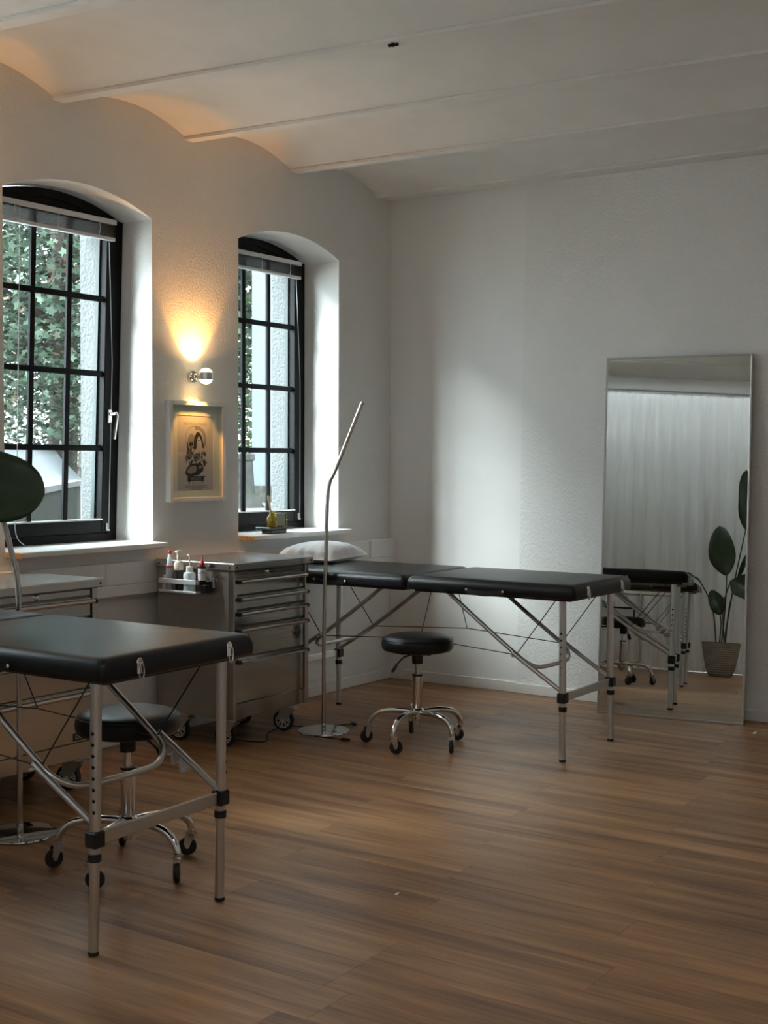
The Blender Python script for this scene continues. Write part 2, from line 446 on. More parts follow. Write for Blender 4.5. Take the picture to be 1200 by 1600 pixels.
full = plank_mesh(PL); pc = {}
for r in rows:
    y0 = row0+r*PW
    if y0 < YF or y0 > -.02: continue
    off = (2.58+(r*.4643) % 1.0*PL) % PL if r not in (-1, -3) else 2.585 % PL
    x = off-PL
    while x < XR:
        a, b = max(x, 0.), min(x+PL, XR)
        if b-a > .02:
            L = round(b-a, 3)
            me = full if abs(L-PL) < .002 else pc.setdefault(L, None) or pc.__setitem__(L, plank_mesh(L)) or pc[L]
            o = bpy.data.objects.new('plank', me); COL.objects.link(o); o.location = (a, y0, 0); o.parent = FLOOR
        x += PL

# baseboards
mb = MB(); mb.bbox((0, YF, 0), (.014, 0, .066), .003); struct(mb.build('baseboard_left', PAINT))
mb = MB(); mb.bbox((.014, -.014, 0), (.938, 0, .066), .003); struct(mb.build('baseboard_back', PAINT))
mb = MB(); mb.bbox((.939, -.024, 0), (XR, -.008, .062), .003); struct(mb.build('baseboard_back_right', PAINT))

# ceiling: shallow brick vaults between steel beam flanges
def bslope(y): return min(.036, .004+.0111*(-y))
cen = [-.132-.878*k for k in range(9)]
mb = MB(); XS = [-.3, 0, 1, 2, 3, 4, 5, XR+.1]
prof = []
for k in range(len(cen)-1):
    yb, ya = cen[k]-.030, cen[k+1]+.030
    c, h = (ya+yb)/2, (yb-ya)/2
    prof += [(yb+.004, 3.062)]
    for i in range(13):
        y = yb-2*h*i/12; prof.append((y, 3.076+.085*(1-((y-c)/h)**2)))
    prof += [(ya-.004, 3.062)]
prof = [(.15, 3.062), (cen[0]+.03, 3.066)] + prof
rings = [[(x, y, z-bslope(y)*max(0, x)) for y, z in prof] for x in XS]
mb.loft(rings, False, False, False)
top = [[(XS[0], prof[0][0], ZT), (XS[-1], prof[0][0], ZT)], [(XS[0], prof[-1][0], ZT), (XS[-1], prof[-1][0], ZT)]]
mb.add([top[0][0], top[0][1], top[1][1], top[1][0]], [(0, 1, 2, 3)])
CEILO = struct(mb.build('ceiling', CEIL, smooth=25))
for k, c in enumerate(cen):
    b = MB(); rr = []
    for x in XS:
        s = bslope(c)*max(0, x)
        rr.append([(x, c-.035, 3.060-s), (x, c+.035, 3.060-s), (x, c+.035, 3.074-s), (x, c+.012, 3.082-s), (x, c-.012, 3.082-s), (x, c-.035, 3.074-s)])
    b.loft(rr); b.build('beam', CEIL, CEILO, smooth=0)
# dark bolt hanging from the second beam
mb = MB(); mb.cyl((0, 0, 0), (0, 0, .012), .014, n=8); mb.cyl((-.02, 0, -.006), (.02, .006, -.006), .006, n=8); mb.cyl((0, 0, -.012), (0, 0, .002), .008, n=8)
o = mb.build('ceiling_bolt', HOLE); o.location = (1.863, -2.774, 2.996); tag(o, 'small dark bolt stub under a white ceiling beam', 'bolt')

# parapet cable trunking along the window wall, and its lids
mb = MB(); mb.box((0, YF, .742), (.052, 0, .906)); TRK = struct(mb.build('trim_1', PAINT, smooth=0))
ys = [0, -.298, -.313, -.54, -1.54, -2.54, -3.54, -4.54, -5.54, YF]
for a, b in zip(ys[:-1], ys[1:]):
    if a-b < .03:
        q = MB(); q.bbox((.052, b+.001, .80), (.056, a-.001, .90), .001); q.build('trunking_lid', PAINT, TRK); continue
    q = MB(); q.bbox((.050, b+.0015, .797), (.058, a-.0015, .906), .002); q.build('trunking_lid', PAINT, TRK)
for a, b in ((0, -2.), (-2., -4.), (-4., -6.), (-6., YF)):
    q = MB(); q.bbox((.050, b+.0015, .742), (.058, a-.0015, .793), .002); q.build('trunking_lid', PAINT, TRK)

# ------------------------------------------------------------------ windows
XW = -.257
def window(idx, y0, y1, tilt, detail=True):
    root = bpy.data.objects.new('window_%d' % idx, None); COL.objects.link(root); root.empty_display_size = .1
    root['kind'] = 'structure'
    root.location = (XW, 0, .985); root.rotation_euler = (0, math.radians(tilt), 0)
    Z = lambda z: z-.985
    g = .006
    # outer frame with an arched head
    ap = arch_pts(y0+g, y1-g)
    fr = MB(); fw = .058; D0, D1 = -.075, 0.
    fr.box((D0, y0+g, Z(.985)), (D1, y0+g+fw, Z(SPRING))); fr.box((D0, y1-g-fw, Z(.985)), (D1, y1-g, Z(SPRING)))
    fr.box((D0, y0+g+fw, Z(.985)), (D1, y1-g-fw, Z(1.03)))
    fr.build('frame', BLACKF, root)
    hd = MB(); q = [(y, Z(z-.008)) for y, z in ap]+[(y1-g-.001, Z(2.575)), (y0+g+.001, Z(2.575))]
    hd.loft([[(x, y, z) for y, z in q] for x in (D0+.01, D1-.012)])
    arc = [(y, Z(z-.008)) for y, z in ap]; arc2 = [(y0+(y1-y0)/2+(y-(y0+y1)/2)*.90, z-.040) for y, z in arc]
    hd.loft([[(x, y, z) for y, z in arc+arc2[::-1]] for x in (D1-.012, D1-.002)])
    hd.build('arched_head', BLACKF, root)
    # sash
    ys0, ys1 = y0+g+fw+.004, y1-g-fw-.004
    sash = MB(); sw = .056; S0, S1 = -.06, .016
    zt, zb = 2.60, 1.035
    sash.bbox((S0, ys0, Z(zb)), (S1, ys0+sw, Z(zt)), .004); sash.bbox((S0, ys1-sw, Z(zb)), (S1, ys1, Z(zt)), .004)
    sash.bbox((S0, ys0+sw, Z(zb)), (S1, ys1-sw, Z(1.104)), .004); sash.bbox((S0, ys0+sw, Z(2.575)), (S1, ys1-sw, Z(zt)), .004)
    so = sash.build('sash', BLACKF, root)
    led = MB(); led.bbox((S1-.028, ys0+sw-.003, Z(1.100)), (S1+.006, ys1-sw+.003, Z(1.108)), .002); led.build('glazing_ledge', GALV, root)
    gy0, gy1 = ys0+sw, ys1-sw
    cw = (gy1-gy0)/3
    for k in (1, 2):
        b = MB(); y = gy0+cw*k; b.bbox((-.0178, y-.0145, Z(1.104)), (.002, y+.0145, Z(2.58)), .003); b.build('muntin', BLACKF, root)
    zr = [1.104, 1.467, 1.842, 2.217, 2.585]
    for z in zr[1:4]:
        b = MB(); b.bbox((-.0178, gy0, Z(z-.0145)), (.003, gy1, Z(z+.0145)), .003); b.build('muntin', BLACKF, root)
    for i in range(3):
        for j in range(4):
            b = MB(); b.box((-.024, gy0+cw*i, Z(zr[j])), (-.018, gy0+cw*(i+1), Z(zr[j+1]))); b.build('pane', GLASS, root, smooth=0)
    # reveal-side spacer of the glazing: pale metal strip seen through the pane
    b = MB(); b.box((-.056, gy1-.010, Z(1.104)), (-.030, gy1-.001, Z(2.58))); b.build('glazing_strip', GSTRIP, root, smooth=0)
    if detail:
        h = MB(); yh = ys1-.022; zh = Z(1.63)
        h.bbox((S1, yh-.014, zh-.035), (S1+.012, yh+.014, zh+.035), .004)
        h.cyl((S1+.01, yh, zh+.012), (S1+.055, yh, zh+.012), .010)
        h.tube(cr([(S1+.050, yh, zh+.014), (S1+.058, yh, zh), (S1+.052, yh-.002, zh-.05), (S1+.045, yh-.004, zh-.115)]), .009, 10)
        h.build('handle', CHROME, root)
    return root, (ys0, ys1, gy0, gy1, S1)
W1, w1d = window(1, *WINDOWS[0], 2.1)
W2, w2d = window(2, *WINDOWS[1], 0., False)
window(3, *WINDOWS[2], 0.)

def sill(y0, y1, label, open_left=True):
    t = thing('window_sill', label, 'window sill', (0, y0, 0), group='white window sills')
    b = MB(); L = y1-y0
    b.bbox((-.262, .002, .968), (.108, L-.002, .993), .003); b.build('board', SILLM, t)
    c = MB(); c.box((.004, .0005, .9695), (.106, .0035, .991)); c.build('chipboard_edge', CHIP, t, smooth=0, label='bare yellow chipboard end of the sill')
    k = MB(); k.box((.080, -.001, .9665), (.111, .045, .9705)); k.build('corner_bracket', CHIP, t, smooth=0)
    return t
sill(*WINDOWS[0], 'white window sill under the left window, behind the steel lamp')
sill(*WINDOWS[1], 'white window sill with the yellow diffuser standing on it')
sill(*WINDOWS[2], 'white window sill of the window beside the near massage table, outside the photo')

def blind(win, d, tilt, label):
    ys0, ys1, gy0, gy1, S1 = d
    t = thing('venetian_blind', label, 'blind', (XW, 0, .985), (0, math.radians(tilt), 0), 'raised venetian blinds')
    Z = lambda z: z-.985
    a, b = ys0+.004, ys1-.022
    q = MB(); q.bbox((S1+.001, a, Z(2.588)), (S1+.030, b, Z(2.614)), .002); q.build('headrail', BLINDW, t)
    n = 11
    for k in range(n):
        z = 2.528+.0052*k; q = MB(); dx = .0012*math.sin(k*2.3)
        c = [(S1+.003+dx, z), (S1+.015+dx, z+.0022), (S1+.028+dx, z), (S1+.028+dx, z+.0014), (S1+.015+dx, z+.0036), (S1+.003+dx, z+.0014)]
        dy = .003*math.sin(k*1.7)
        q.loft([[(x, y, Z(zz)) for x, zz in c] for y in (a+.006+dy, b-.004+dy)]); q.build('slat', SLATM, t, smooth=0)
    q = MB(); q.bbox((S1+.002, a+.004, Z(2.508)), (S1+.030, b-.006, Z(2.525)), .003); q.build('bottom_rail', BLINDW, t)
    for y in (a+.12, (a+b)/2, b-.12):
        q = MB(); q.tube(cr([(S1+.033, y, Z(2.59)), (S1+.034, y+.003, Z(2.555)), (S1+.033, y-.002, Z(2.53)), (S1+.033, y, Z(2.505))]), .0022, 6); q.build('ladder_cord', BLINDW, t)
    q = MB(); q.tube([(S1+.008, b-.03, Z(2.5)), (S1+.010, b+.006, Z(1.9)), (S1+.012, b+.004, Z(1.05))], .0016, 6)
    q.bbox((S1+.002, b-.002, Z(1.045)), (S1+.014, b+.012, Z(1.052)), .001); q.bbox((S1+.002, b-.008, Z(1.045)), (S1+.012, b-.001, Z(1.085)), .002)
    q.build('guide_cord', BLINDW, t)
    return t
bl = blind(W1, w1d, 2.1, 'raised dark slatted blind on the left window with hanging cords')
blind(W2, w2d, 0., 'raised grey slatted blind on the window next to the room corner')
q = MB(); S1 = w1d[4]; y = -2.87
q.tube(cr([(S1+.036, y, 1.60), (S1+.034, y+.004, 1.1), (S1+.03, y+.012, .45), (S1+.034, y+.003, .10), (S1+.05, y+.05, .016)]), .0022, 6)
q.build('pull_cord', BLINDW, bl)

# ------------------------------------------------------------------ outside
mb = MB(); mb.box((-30, -20, -.3), (-TH, 25, .12)); struct(mb.build('ground', BOUNCEG, smooth=0))
# retaining wall running away diagonally
dv = Vector((-.675, .737, 0)).normalized(); nv = Vector((dv.y, -dv.x, 0))
A = Vector((-1.55, -1.79, 0))
wallt = thing('concrete_wall', 'weathered concrete garden wall, colour darkened for tree shade, seen through the left window', 'wall', A)
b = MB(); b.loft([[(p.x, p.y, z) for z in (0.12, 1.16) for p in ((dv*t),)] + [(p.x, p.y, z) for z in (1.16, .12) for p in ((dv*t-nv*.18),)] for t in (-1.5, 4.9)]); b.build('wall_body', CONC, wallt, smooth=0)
for k in range(4):
    t0 = -1.5+1.6*k; b = MB(); M = Matrix.Translation(dv*t0) @ Matrix(((dv.x, -nv.x, 0), (dv.y, -nv.y, 0), (0, 0, 1))).to_4x4()
    b.box((.005, -.03, 1.16), (1.595, .21, 1.205), M=M); b.build('coping_stone', PAVE, wallt, smooth=0)
# raised yard seen through the right-hand window, concrete post, white wing
mb = MB(); mb.box((-3.2, .35, .12), (-TH-.002, 3.42, 1.0)); tag(mb.build('raised_yard', PAVE, smooth=0), 'pale concrete raised yard outside the window next to the corner', 'pavement')
post = thing('concrete_post', 'tapered grey concrete post with flat cap outside the window next to the corner', 'post', (-2.62, 1.50, 1.0))
b = MB(); b.loft([[(sx*h, sy*h, z) for sx, sy in ((-1,-1),(1,-1),(1,1),(-1,1))] for h, z in ((.19, 0), (.13, .12), (.115, .40))]); b.build('shaft', CONC2, post, smooth=0)
b = MB(); b.bbox((-.135, -.135, .40), (.135, .135, .465), .012); b.build('cap', CONC2, post, smooth=0)
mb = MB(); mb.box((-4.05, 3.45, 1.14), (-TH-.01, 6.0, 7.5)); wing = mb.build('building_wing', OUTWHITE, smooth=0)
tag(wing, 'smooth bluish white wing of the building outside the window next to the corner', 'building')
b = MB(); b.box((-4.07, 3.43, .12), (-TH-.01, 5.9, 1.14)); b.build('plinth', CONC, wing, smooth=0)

def tree(name, label, c, rad, n, size, seed, mat, trunk, group):
    t = thing(name, label, 'tree', (c[0], c[1], .12), group=group)
    rs = np.random.RandomState(seed)
    k = np.arange(10); a = 2*np.pi*k/10; rr = np.where(k % 2 == 0, 1., .55)*np.where(k == 5, .6, 1)
    tpl = np.stack([rr*np.cos(a), rr*np.sin(a), .12*np.abs(np.sin(a))], 1)
    d = rs.normal(size=(n, 3)); d /= np.linalg.norm(d, axis=1)[:, None]
    rad_ = rs.uniform(.45, 1., n)**.6
    ncl = 90; cl = rs.normal(size=(ncl, 3)); cl /= np.linalg.norm(cl, axis=1)[:, None]; cl *= rs.uniform(.5, 1., (ncl, 1))
    pick = rs.randint(0, ncl, n); P = cl[pick]+.16*rs.normal(size=(n, 3))
    mixm = rs.rand(n) < .25; P[mixm] = (d*rad_[:, None])[mixm]
    P = P*np.array(rad)+np.array([0, 0, c[2]-.12])
    keep = P[:, 2] > .5; P = P[keep]; n = len(P)
    ax = rs.normal(size=(n, 3))*.5+np.array([0, 0, 1.]); ax /= np.linalg.norm(ax, axis=1)[:, None]
    u = np.cross(ax, rs.normal(size=(n, 3))); u /= np.linalg.norm(u, axis=1)[:, None]; w = np.cross(ax, u)
    s = size*rs.uniform(.6, 1.3, n)
    V = P[:, None, :]+s[:, None, None]*(tpl[None, :, :1]*u[:, None]+tpl[None, :, 1:2]*w[:, None]-tpl[None, :, 2:]*ax[:, None]*1.2)
    me = bpy.data.meshes.new('foliage'); me.vertices.add(n*10); me.vertices.foreach_set('co', V.reshape(-1))
    me.loops.add(n*10); me.loops.foreach_set('vertex_index', np.arange(n*10))
    me.polygons.add(n); me.polygons.foreach_set('loop_start', np.arange(n)*10); me.polygons.foreach_set('loop_total', np.full(n, 10))
    me.update(calc_edges=True); me.materials.append(mat)
    f = bpy.data.objects.new('foliage', me); COL.objects.link(f); f.parent = t; f['kind'] = 'stuff'
    b = MB(); b.tube(cr([(0, 0, 0), (.1, .05, c[2]*.4), (0, .1, c[2]*.8), (.05, 0, c[2]+rad[2]*.6)]), trunk, 8) if False else b.tube([(0, 0, 0), (.08, .05, c[2]*.45), (0, .1, c[2]*.9), (.05, 0, c[2]+rad[2]*.5)], [trunk, trunk*.8, trunk*.6, trunk*.25], 8)
    for k in range(7):
        a = 2*PI*k/7+seed; h = c[2]*(.5+.07*k)
        b.tube([(.05, .05, h), (rad[0]*.35*math.cos(a), rad[1]*.35*math.sin(a), h+.5), (rad[0]*.75*math.cos(a), rad[1]*.75*math.sin(a), h+.8+.2*k)], [trunk*.4, trunk*.25, trunk*.1], 6)
    b.build('trunk', TRUNKM, t)
    return t
G = 'trees outside the windows'
tree('maple_tree', 'large maple tree filling the upper panes of the left window', (-8.3, 4.6, 4.6), (3.0, 3.4, 3.4), 42000, .058, 3, FOL, .22, G)
tree('maple_tree', 'leafy maple behind the white car, lower panes of the left window', (-11.5, 8.0, 3.4), (3.5, 3.4, 3.0), 20000, .062, 8, FOL, .2, G)
tree('maple_tree', 'slender tree beside the white wing, left edge of the right-hand window', (-6.3, 6.3, 3.6), (1.15, 1.3, 3.6), 11000, .05, 12, FOL2, .12, G)

# white car behind the concrete wall
car = thing('car', 'white car parked outside behind the concrete wall, seen through the left window', 'car', (-7.4, 3.0, .12), (0, 0, math.atan2(dv.y, dv.x)+.25))
sec = []
for x, zt, hw, zb in ((-2.1, .75, .62, .32), (-2.0, .88, .74, .26), (-1.2, 1.02, .80, .22), (-.75, 1.12, .81, .22), (-.35, 1.34, .80, .22), (.1, 1.44, .80, .22), (.6, 1.47, .80, .22), (1.15, 1.40, .80, .22), (1.6, 1.20, .80, .22), (1.95, 1.0, .77, .26), (2.1, .8, .66, .34)):
    tw = hw*(.72 if zt > 1.15 else .9); zs = min(zt-.05, .92)
    sec.append([(x, -hw*.9, zb), (x, -hw, zb+.2), (x, -hw, zs), (x, -tw, zt-.03), (x, -tw*.55, zt), (x, tw*.55, zt), (x, tw, zt-.03), (x, hw, zs), (x, hw, zb+.2), (x, hw*.9, zb)])
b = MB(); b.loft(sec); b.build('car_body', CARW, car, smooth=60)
for sy in (-1, 1):
    b = MB(); b.bbox((-1.9, sy*.80-.012, .50), (1.9, sy*.80+.012, .58), .006); b.build('side_trim', TRIMB, car)
    for x in (-1.3, 1.3):
        b = MB(); b.lathe([(.18, -.09), (.31, -.1), (.33, -.07), (.33, .07), (.31, .1), (.18, .09)], (x, sy*.74, .33), 'y', 20); w = b.build('wheel', RUBBER, car)
        b = MB(); b.lathe([(.02, -.10), (.19, -.105), (.2, .105), (.02, .10)], (x, sy*.74, .33), 'y', 16); b.build('hub_cap', GALV, w)

# ------------------------------------------------------------------ massage tables
def massage_table(label, loc, rotz, dz, cdz, lean=0.):
    t = thing('massage_table', label, 'massage table', loc, (0, 0, rotz), 'folding massage tables')
    zb, zt = .768+dz, .838+dz
    HX, HY = .93, .335
    for s in (-1, 1):
        b = MB(); slab(b, s*HX/2, 0, HX/2-.003, HY, zb, zt, .022, .036, .012, .010); b.build('cushion', LEATHER, t, smooth=50)
        b = MB()
        x0, x1 = (.03, HX-.04) if s > 0 else (-HX+.04, -.03)
        b.bbox((x0, -HY+.045, zb-.012), (x1, HY-.045, zb+.004), .003); b.build('underframe', BLACKP, t)
        # corner seams
        for sy in (-1, 1):
            b = MB(); b.tube([(s*(HX-.0125), sy*(HY-.007), zb+.018), (s*(HX-.0125), sy*(HY-.007), zt-.03), (s*(HX-.022), sy*(HY-.017), zt-.006)], .0022, 6); b.build('seam', LEATHER, t)
    # carrying straps under the long edges
    for s in (-1, 1):
        for sy in (-1, 1):
            xa, xb = s*.36, s*.56; y = sy*HY
            b = MB(); pth = [(xa, y+sy*.006, zb+.020), (xa+s*.03, y+sy*.014, zb+.012), ((xa+xb)/2, y+sy*.018, zb+.006), (xb-s*.03, y+sy*.014, zb+.012), (xb, y+sy*.006, zb+.020)]
            P_ = cr(pth, 4)
            b.loft([[(p.x, p.y-.003, p.z-.012), (p.x, p.y+.003, p.z-.012), (p.x, p.y+.003, p.z+.012), (p.x, p.y-.003, p.z+.012)] for p in P_]); o = b.build('carry_strap', BLACKP, t)
            for x in (xa, xb):
                c = MB(); c.lathe([(.004, 0), (.006, sy*.002), (.004, sy*.004)], (x, y+sy*.010, zb+.021), 'y', 10); c.build('rivet', CREAM, o)
    # latches with hanging rings on both ends
    for s in (-1, 1):
        for v in (-.19, .20):
            b = MB(); x = s*(HX+.0005)
            b.lathe([(.012, 0), (.013, s*.003), (.010, s*.006)], (x-s*.004, v, zb+.045), 'x', 14); b.bbox((x-.006, v-.012, zb+.012), (x+.003, v+.012, zb+.045), .002)
            o = b.build('latch', CHROME, t)
            c = MB(); ring = [(x+s*.006, v+.010*math.cos(a), zb+.018+.024*math.sin(a)) for a in np.linspace(0, 2*PI, 17)]
            c.tube(ring, .0022, 6); c.build('latch_ring', CHROME, o)
    zc0, zc1, zr0, zr1 = .277+cdz, .325+cdz, .236+cdz, .254+cdz
    for s in (-1, 1):
        for sy in (-1, 1):
            x, y = s*.838, sy*.270; xf_, yf_ = s*.846-lean, sy*.274
            b = MB(); b.cyl((x, y, zb-.004), (s*.843-lean*.5, sy*.272, zc1-.0), .0165, n=18); b.cyl((s*.843-lean*.5, sy*.272, zc1), (s*.844-lean*.72, sy*.272, zc1-.10), .0165, n=18); o = b.build('leg', ALU, t)
            c = MB(); c.cyl((s*.842-lean*.5, sy*.2715, zc1), (xf_, yf_, .008), .0145, n=18); c.build('extension_tube', ALU, o)
            c = MB(); c.bbox((s*.8435-.022-lean*.55, sy*.272-.022, zc0), (s*.8435+.022-lean*.55, sy*.272+.022, zc1), .005); c.build('leg_clamp', BLACKP, o)
            c = MB(); c.lathe([(.017, zr0), (.0195, zr0+.002), (.0195, zr1+.004), (.017, zr1+.006)], (s*.844-lean*.66, sy*.2725, 0), 'z', 18); c.build('leg_ring', BLACKP, o)
            c = MB(); c.lathe([(.014, 0), (.016, .002), (.016, .010), (.0145, .012)], (xf_, yf_, 0), 'z', 18); c.build('foot_cap', RUBBER, o)
            c = MB()
            for k in range(8):
                z = zc1+.055+k*.032; c.lathe([(.0055, -.0014), (.0055, .0014)], (x+s*.004*(zb-z)/.5, y+sy*.0160, z), 'y', 10)
            c.build('adjustment_holes', HOLE, o, kind='stuff')
        # flat crossbar between the two legs of an end
        b = MB(); b.bbox((s*.8435-.006-lean*.55, -.252, zc0+.004), (s*.8435+.006-lean*.55, .252, zc1-.004), .003); b.build('crossbar', ALU, t)
        # folding braces: bent U tube above, two straight stays below
        yj = .245; J = (s*.585, .478+dz); Tp = (s*.185, zb)
        U_ = []
        U_ += [(Tp[0], -yj, Tp[1]), (s*.38, -yj, (Tp[1]+J[1])/2+.0), (J[0]-s*.02, -yj, J[1]+.014), (J[0]+s*.035, -yj+.012, J[1]-.028), (s*.655, -yj+.07, .418+dz), (s*.672, -.08, .413+dz), (s*.672, .08, .413+dz), (s*.655, yj-.07, .418+dz), (J[0]+s*.035, yj-.012, J[1]-.028), (J[0]-s*.02, yj, J[1]+.014), (s*.38, yj, (Tp[1]+J[1])/2), (Tp[0], yj, Tp[1])]
        b = MB(); b.tube(cr(U_, 6), .0105, 12); b.build('bent_brace', ALU, t)
        for sy in (-1, 1):
            b = MB(); b.cyl((J[0]-s*.012, sy*(yj+.022), J[1]+.012), (s*.828, sy*.262, zc1+.006), .0105, n=12); o = b.build('stay', ALU, t)
            c = MB(); c.lathe([(.005, -.030), (.007, -.027), (.007, .012), (.005, .014)], (J[0], sy*(yj+.018), J[1]), 'y', 12); c.build('pivot_bolt', GALV, o)
            c = MB(); c.cyl((s*.828, sy*.245, zc1+.006), (s*.828, sy*.275, zc1+.006), .006, n=8); c.build('pivot_pin', GALV, o)
            b = MB(); b.tube([(J[0], sy*yj, J[1]+.004), (s*.80, sy*.245, zb)], .0024, 6); b.build('cable', CORD, t)
            b = MB(); b.bbox((Tp[0]-.022, sy*yj-.020, zb-.014), (Tp[0]+.022, sy*yj+.020, zb-.002), .003); b.build('hinge_plate', GALV, t)
    if lean:
        b = MB(); a0, a1 = Vector((J[0]+.03, yj+.02, J[1]-.02)), Vector((J[0]+.12, yj+.02, J[1]-.085)); rg = []
        for i in range(9):
            p = a0.lerp(a1, i/8); q = .016+.008*math.sin(i*2.1)
            rg.append([p+Vector((q*math.cos(2*PI*j/9)*(1+.3*math.sin(j*3+i)), q*math.sin(2*PI*j/9), q*math.sin(2*PI*j/9+.6)*.9-.008)) for j in range(9)])
        b.loft(rg, False, False); b.build('plastic_wrap', CLEARP, t, smooth=20, label='crumpled clear plastic around the brace')
    for sy in (-1, 1):
        zj = .478+dz; mid = (.03, sy*.235, zj+.035)
        b = MB(); b.tube([(-.585, sy*.245, zj), mid, (.585, sy*.245, zj)], .0024, 6); b.build('long_cable', CORD, t)
        b = MB(); b.tube([mid, (.03, sy*.12, zb)], .0022, 6); b.build('tie_cable', CORD, t)
    return t
massage_table('black massage table along the back wall with a pillow on it', (1.122, -1.206, 0), .004, 0., 0.)
massage_table('black massage table nearest the camera, cut by the left picture edge', (1.090, -4.110, 0), .016, .024, .034, .020)

# ------------------------------------------------------------------ stools
def stool(label, x, y, ang, lever):
    t = thing('rolling_stool', label, 'stool', (x, y, 0), (0, 0, ang), 'black rolling stools')
    b = MB(); Rr = .178
    b.lathe([(.02, .468), (Rr-.03, .468), (Rr-.008, .474), (Rr, .488), (Rr+.002, .505), (Rr-.001, .522), (Rr-.006, .531), (Rr-.018, .541), (Rr-.05, .548), (Rr-.10, .552), (.01, .554)], n=48); s = b.build('seat', LEATHER, t, smooth=60)
    b = MB(); b.tube([(Rr*math.cos(a)*.985, Rr*math.sin(a)*.985, .530) for a in np.linspace(0, 2*PI, 49)], .0022, 6, caps=False); b.build('piping', LEATHER, s)
    b = MB(); b.bbox((-.08, -.07, .455), (.08, .07, .468), .004); b.lathe([(.026, .405), (.028, .41), (.028, .455)], n=20); b.build('seat_mount', BLACKP, t)
    la = lever-ang
    c, sn = math.cos(la), math.sin(la)
    b = MB(); b.tube(cr([(.03*c, .03*sn, .448), (.07*c, .07*sn, .435), (.10*c, .10*sn, .405)]), .004, 8); o = b.build('lever', BLACKP, t)
    b = MB(); b.tube([(.098*c, .098*sn, .41), (.108*c, .108*sn, .395), (.120*c, .120*sn, .375), (.128*c, .128*sn, .362)], [.006, .014, .017, .008], 10, flat=.5); b.build('lever_paddle', BLACKP, o)
    b = MB(); b.lathe([(.0135, .30), (.0135, .42)], n=18); b.lathe([(.0142, .325), (.0142, .329)], n=18); b.lathe([(.0142, .375), (.0142, .379)], n=18); b.build('piston', CHROME, t)
    b = MB(); b.lathe([(.022, .175), (.0245, .18), (.0245, .345)], n=24); o = b.build('gas_column', CHROME, t)
    b = MB(); b.lathe([(.0248, .342), (.027, .344), (.027, .351), (.015, .352)], n=24); b.build('collar', BLACKP, o)
    b = MB(); b.lathe([(.020, .118), (.030, .122), (.034, .135), (.034, .175), (.026, .182)], n=24); b.lathe([(.014, .098), (.016, .10), (.016, .12)], n=14); b.build('hub', CHROME, t)
    for k in range(5):
        a = 2*PI*k/5; c, sn = math.cos(a), math.sin(a)
        pr = [(.025, .162), (.08, .166), (.14, .165), (.19, .155), (.222, .134), (.238, .110), (.243, .092)]
        b = MB(); P_ = cr([(r*c, r*sn, z) for r, z in pr], 5); b.tube(P_, [.0155-.003*i/(len(P_)-1) for i in range(len(P_))], 12); b.build('base_leg', CHROME, t)
        cx, cy = .243*c, .243*sn
        sw = a+(.7, 1.9, -.9, 2.6, -.3)[k]; d = Vector((math.cos(sw), math.sin(sw), 0)); e = Vector((-d.y, d.x, 0))
        pc_ = Vector((cx, cy, 0))+d*.016
        f = MB()
        f.lathe([(.010, .078), (.014, .080), (.014, .094), (.011, .097)], (cx, cy, 0), n=14)
        for sg in (-1, 1):
            o_ = e*sg*.0115
            f.loft([[pc_+o_+e*w_+d*u+Vector((0, 0, z)) for u, z in ((-.032, .080), (.006, .080), (.012, .044), (.005, .026), (-.006, .026), (-.012, .044))] for w_ in (-.0012, .0012)])
        f.loft([[pc_+e*w_+d*u+Vector((0, 0, z)) for u, z in ((-.032, .076), (.006, .076), (.006, .081), (-.032, .081))] for w_ in (-.0125, .0125)])
        fo = f.build('caster', CHROME, t)
        w_ = MB(); n = 22; rings = []
        for r, h in ((.008, -.008), (.028, -.009), (.0315, -.006), (.033, 0), (.0315, .006), (.028, .009), (.008, .008)):
            rings.append([pc_+e*h+d*r*math.cos(2*PI*j/n)+Vector((0, 0, .033+r*math.sin(2*PI*j/n))) for j in range(n)])
        w_.loft(rings); w_.build('wheel', RUBBER, fo)
    return t
stool('black round stool on chrome casters beside the far massage table', 1.211, -1.556, math.radians(202), math.radians(222))
stool('black round stool on chrome casters behind the near massage table', 1.429, -3.749, math.radians(213), math.radians(60))

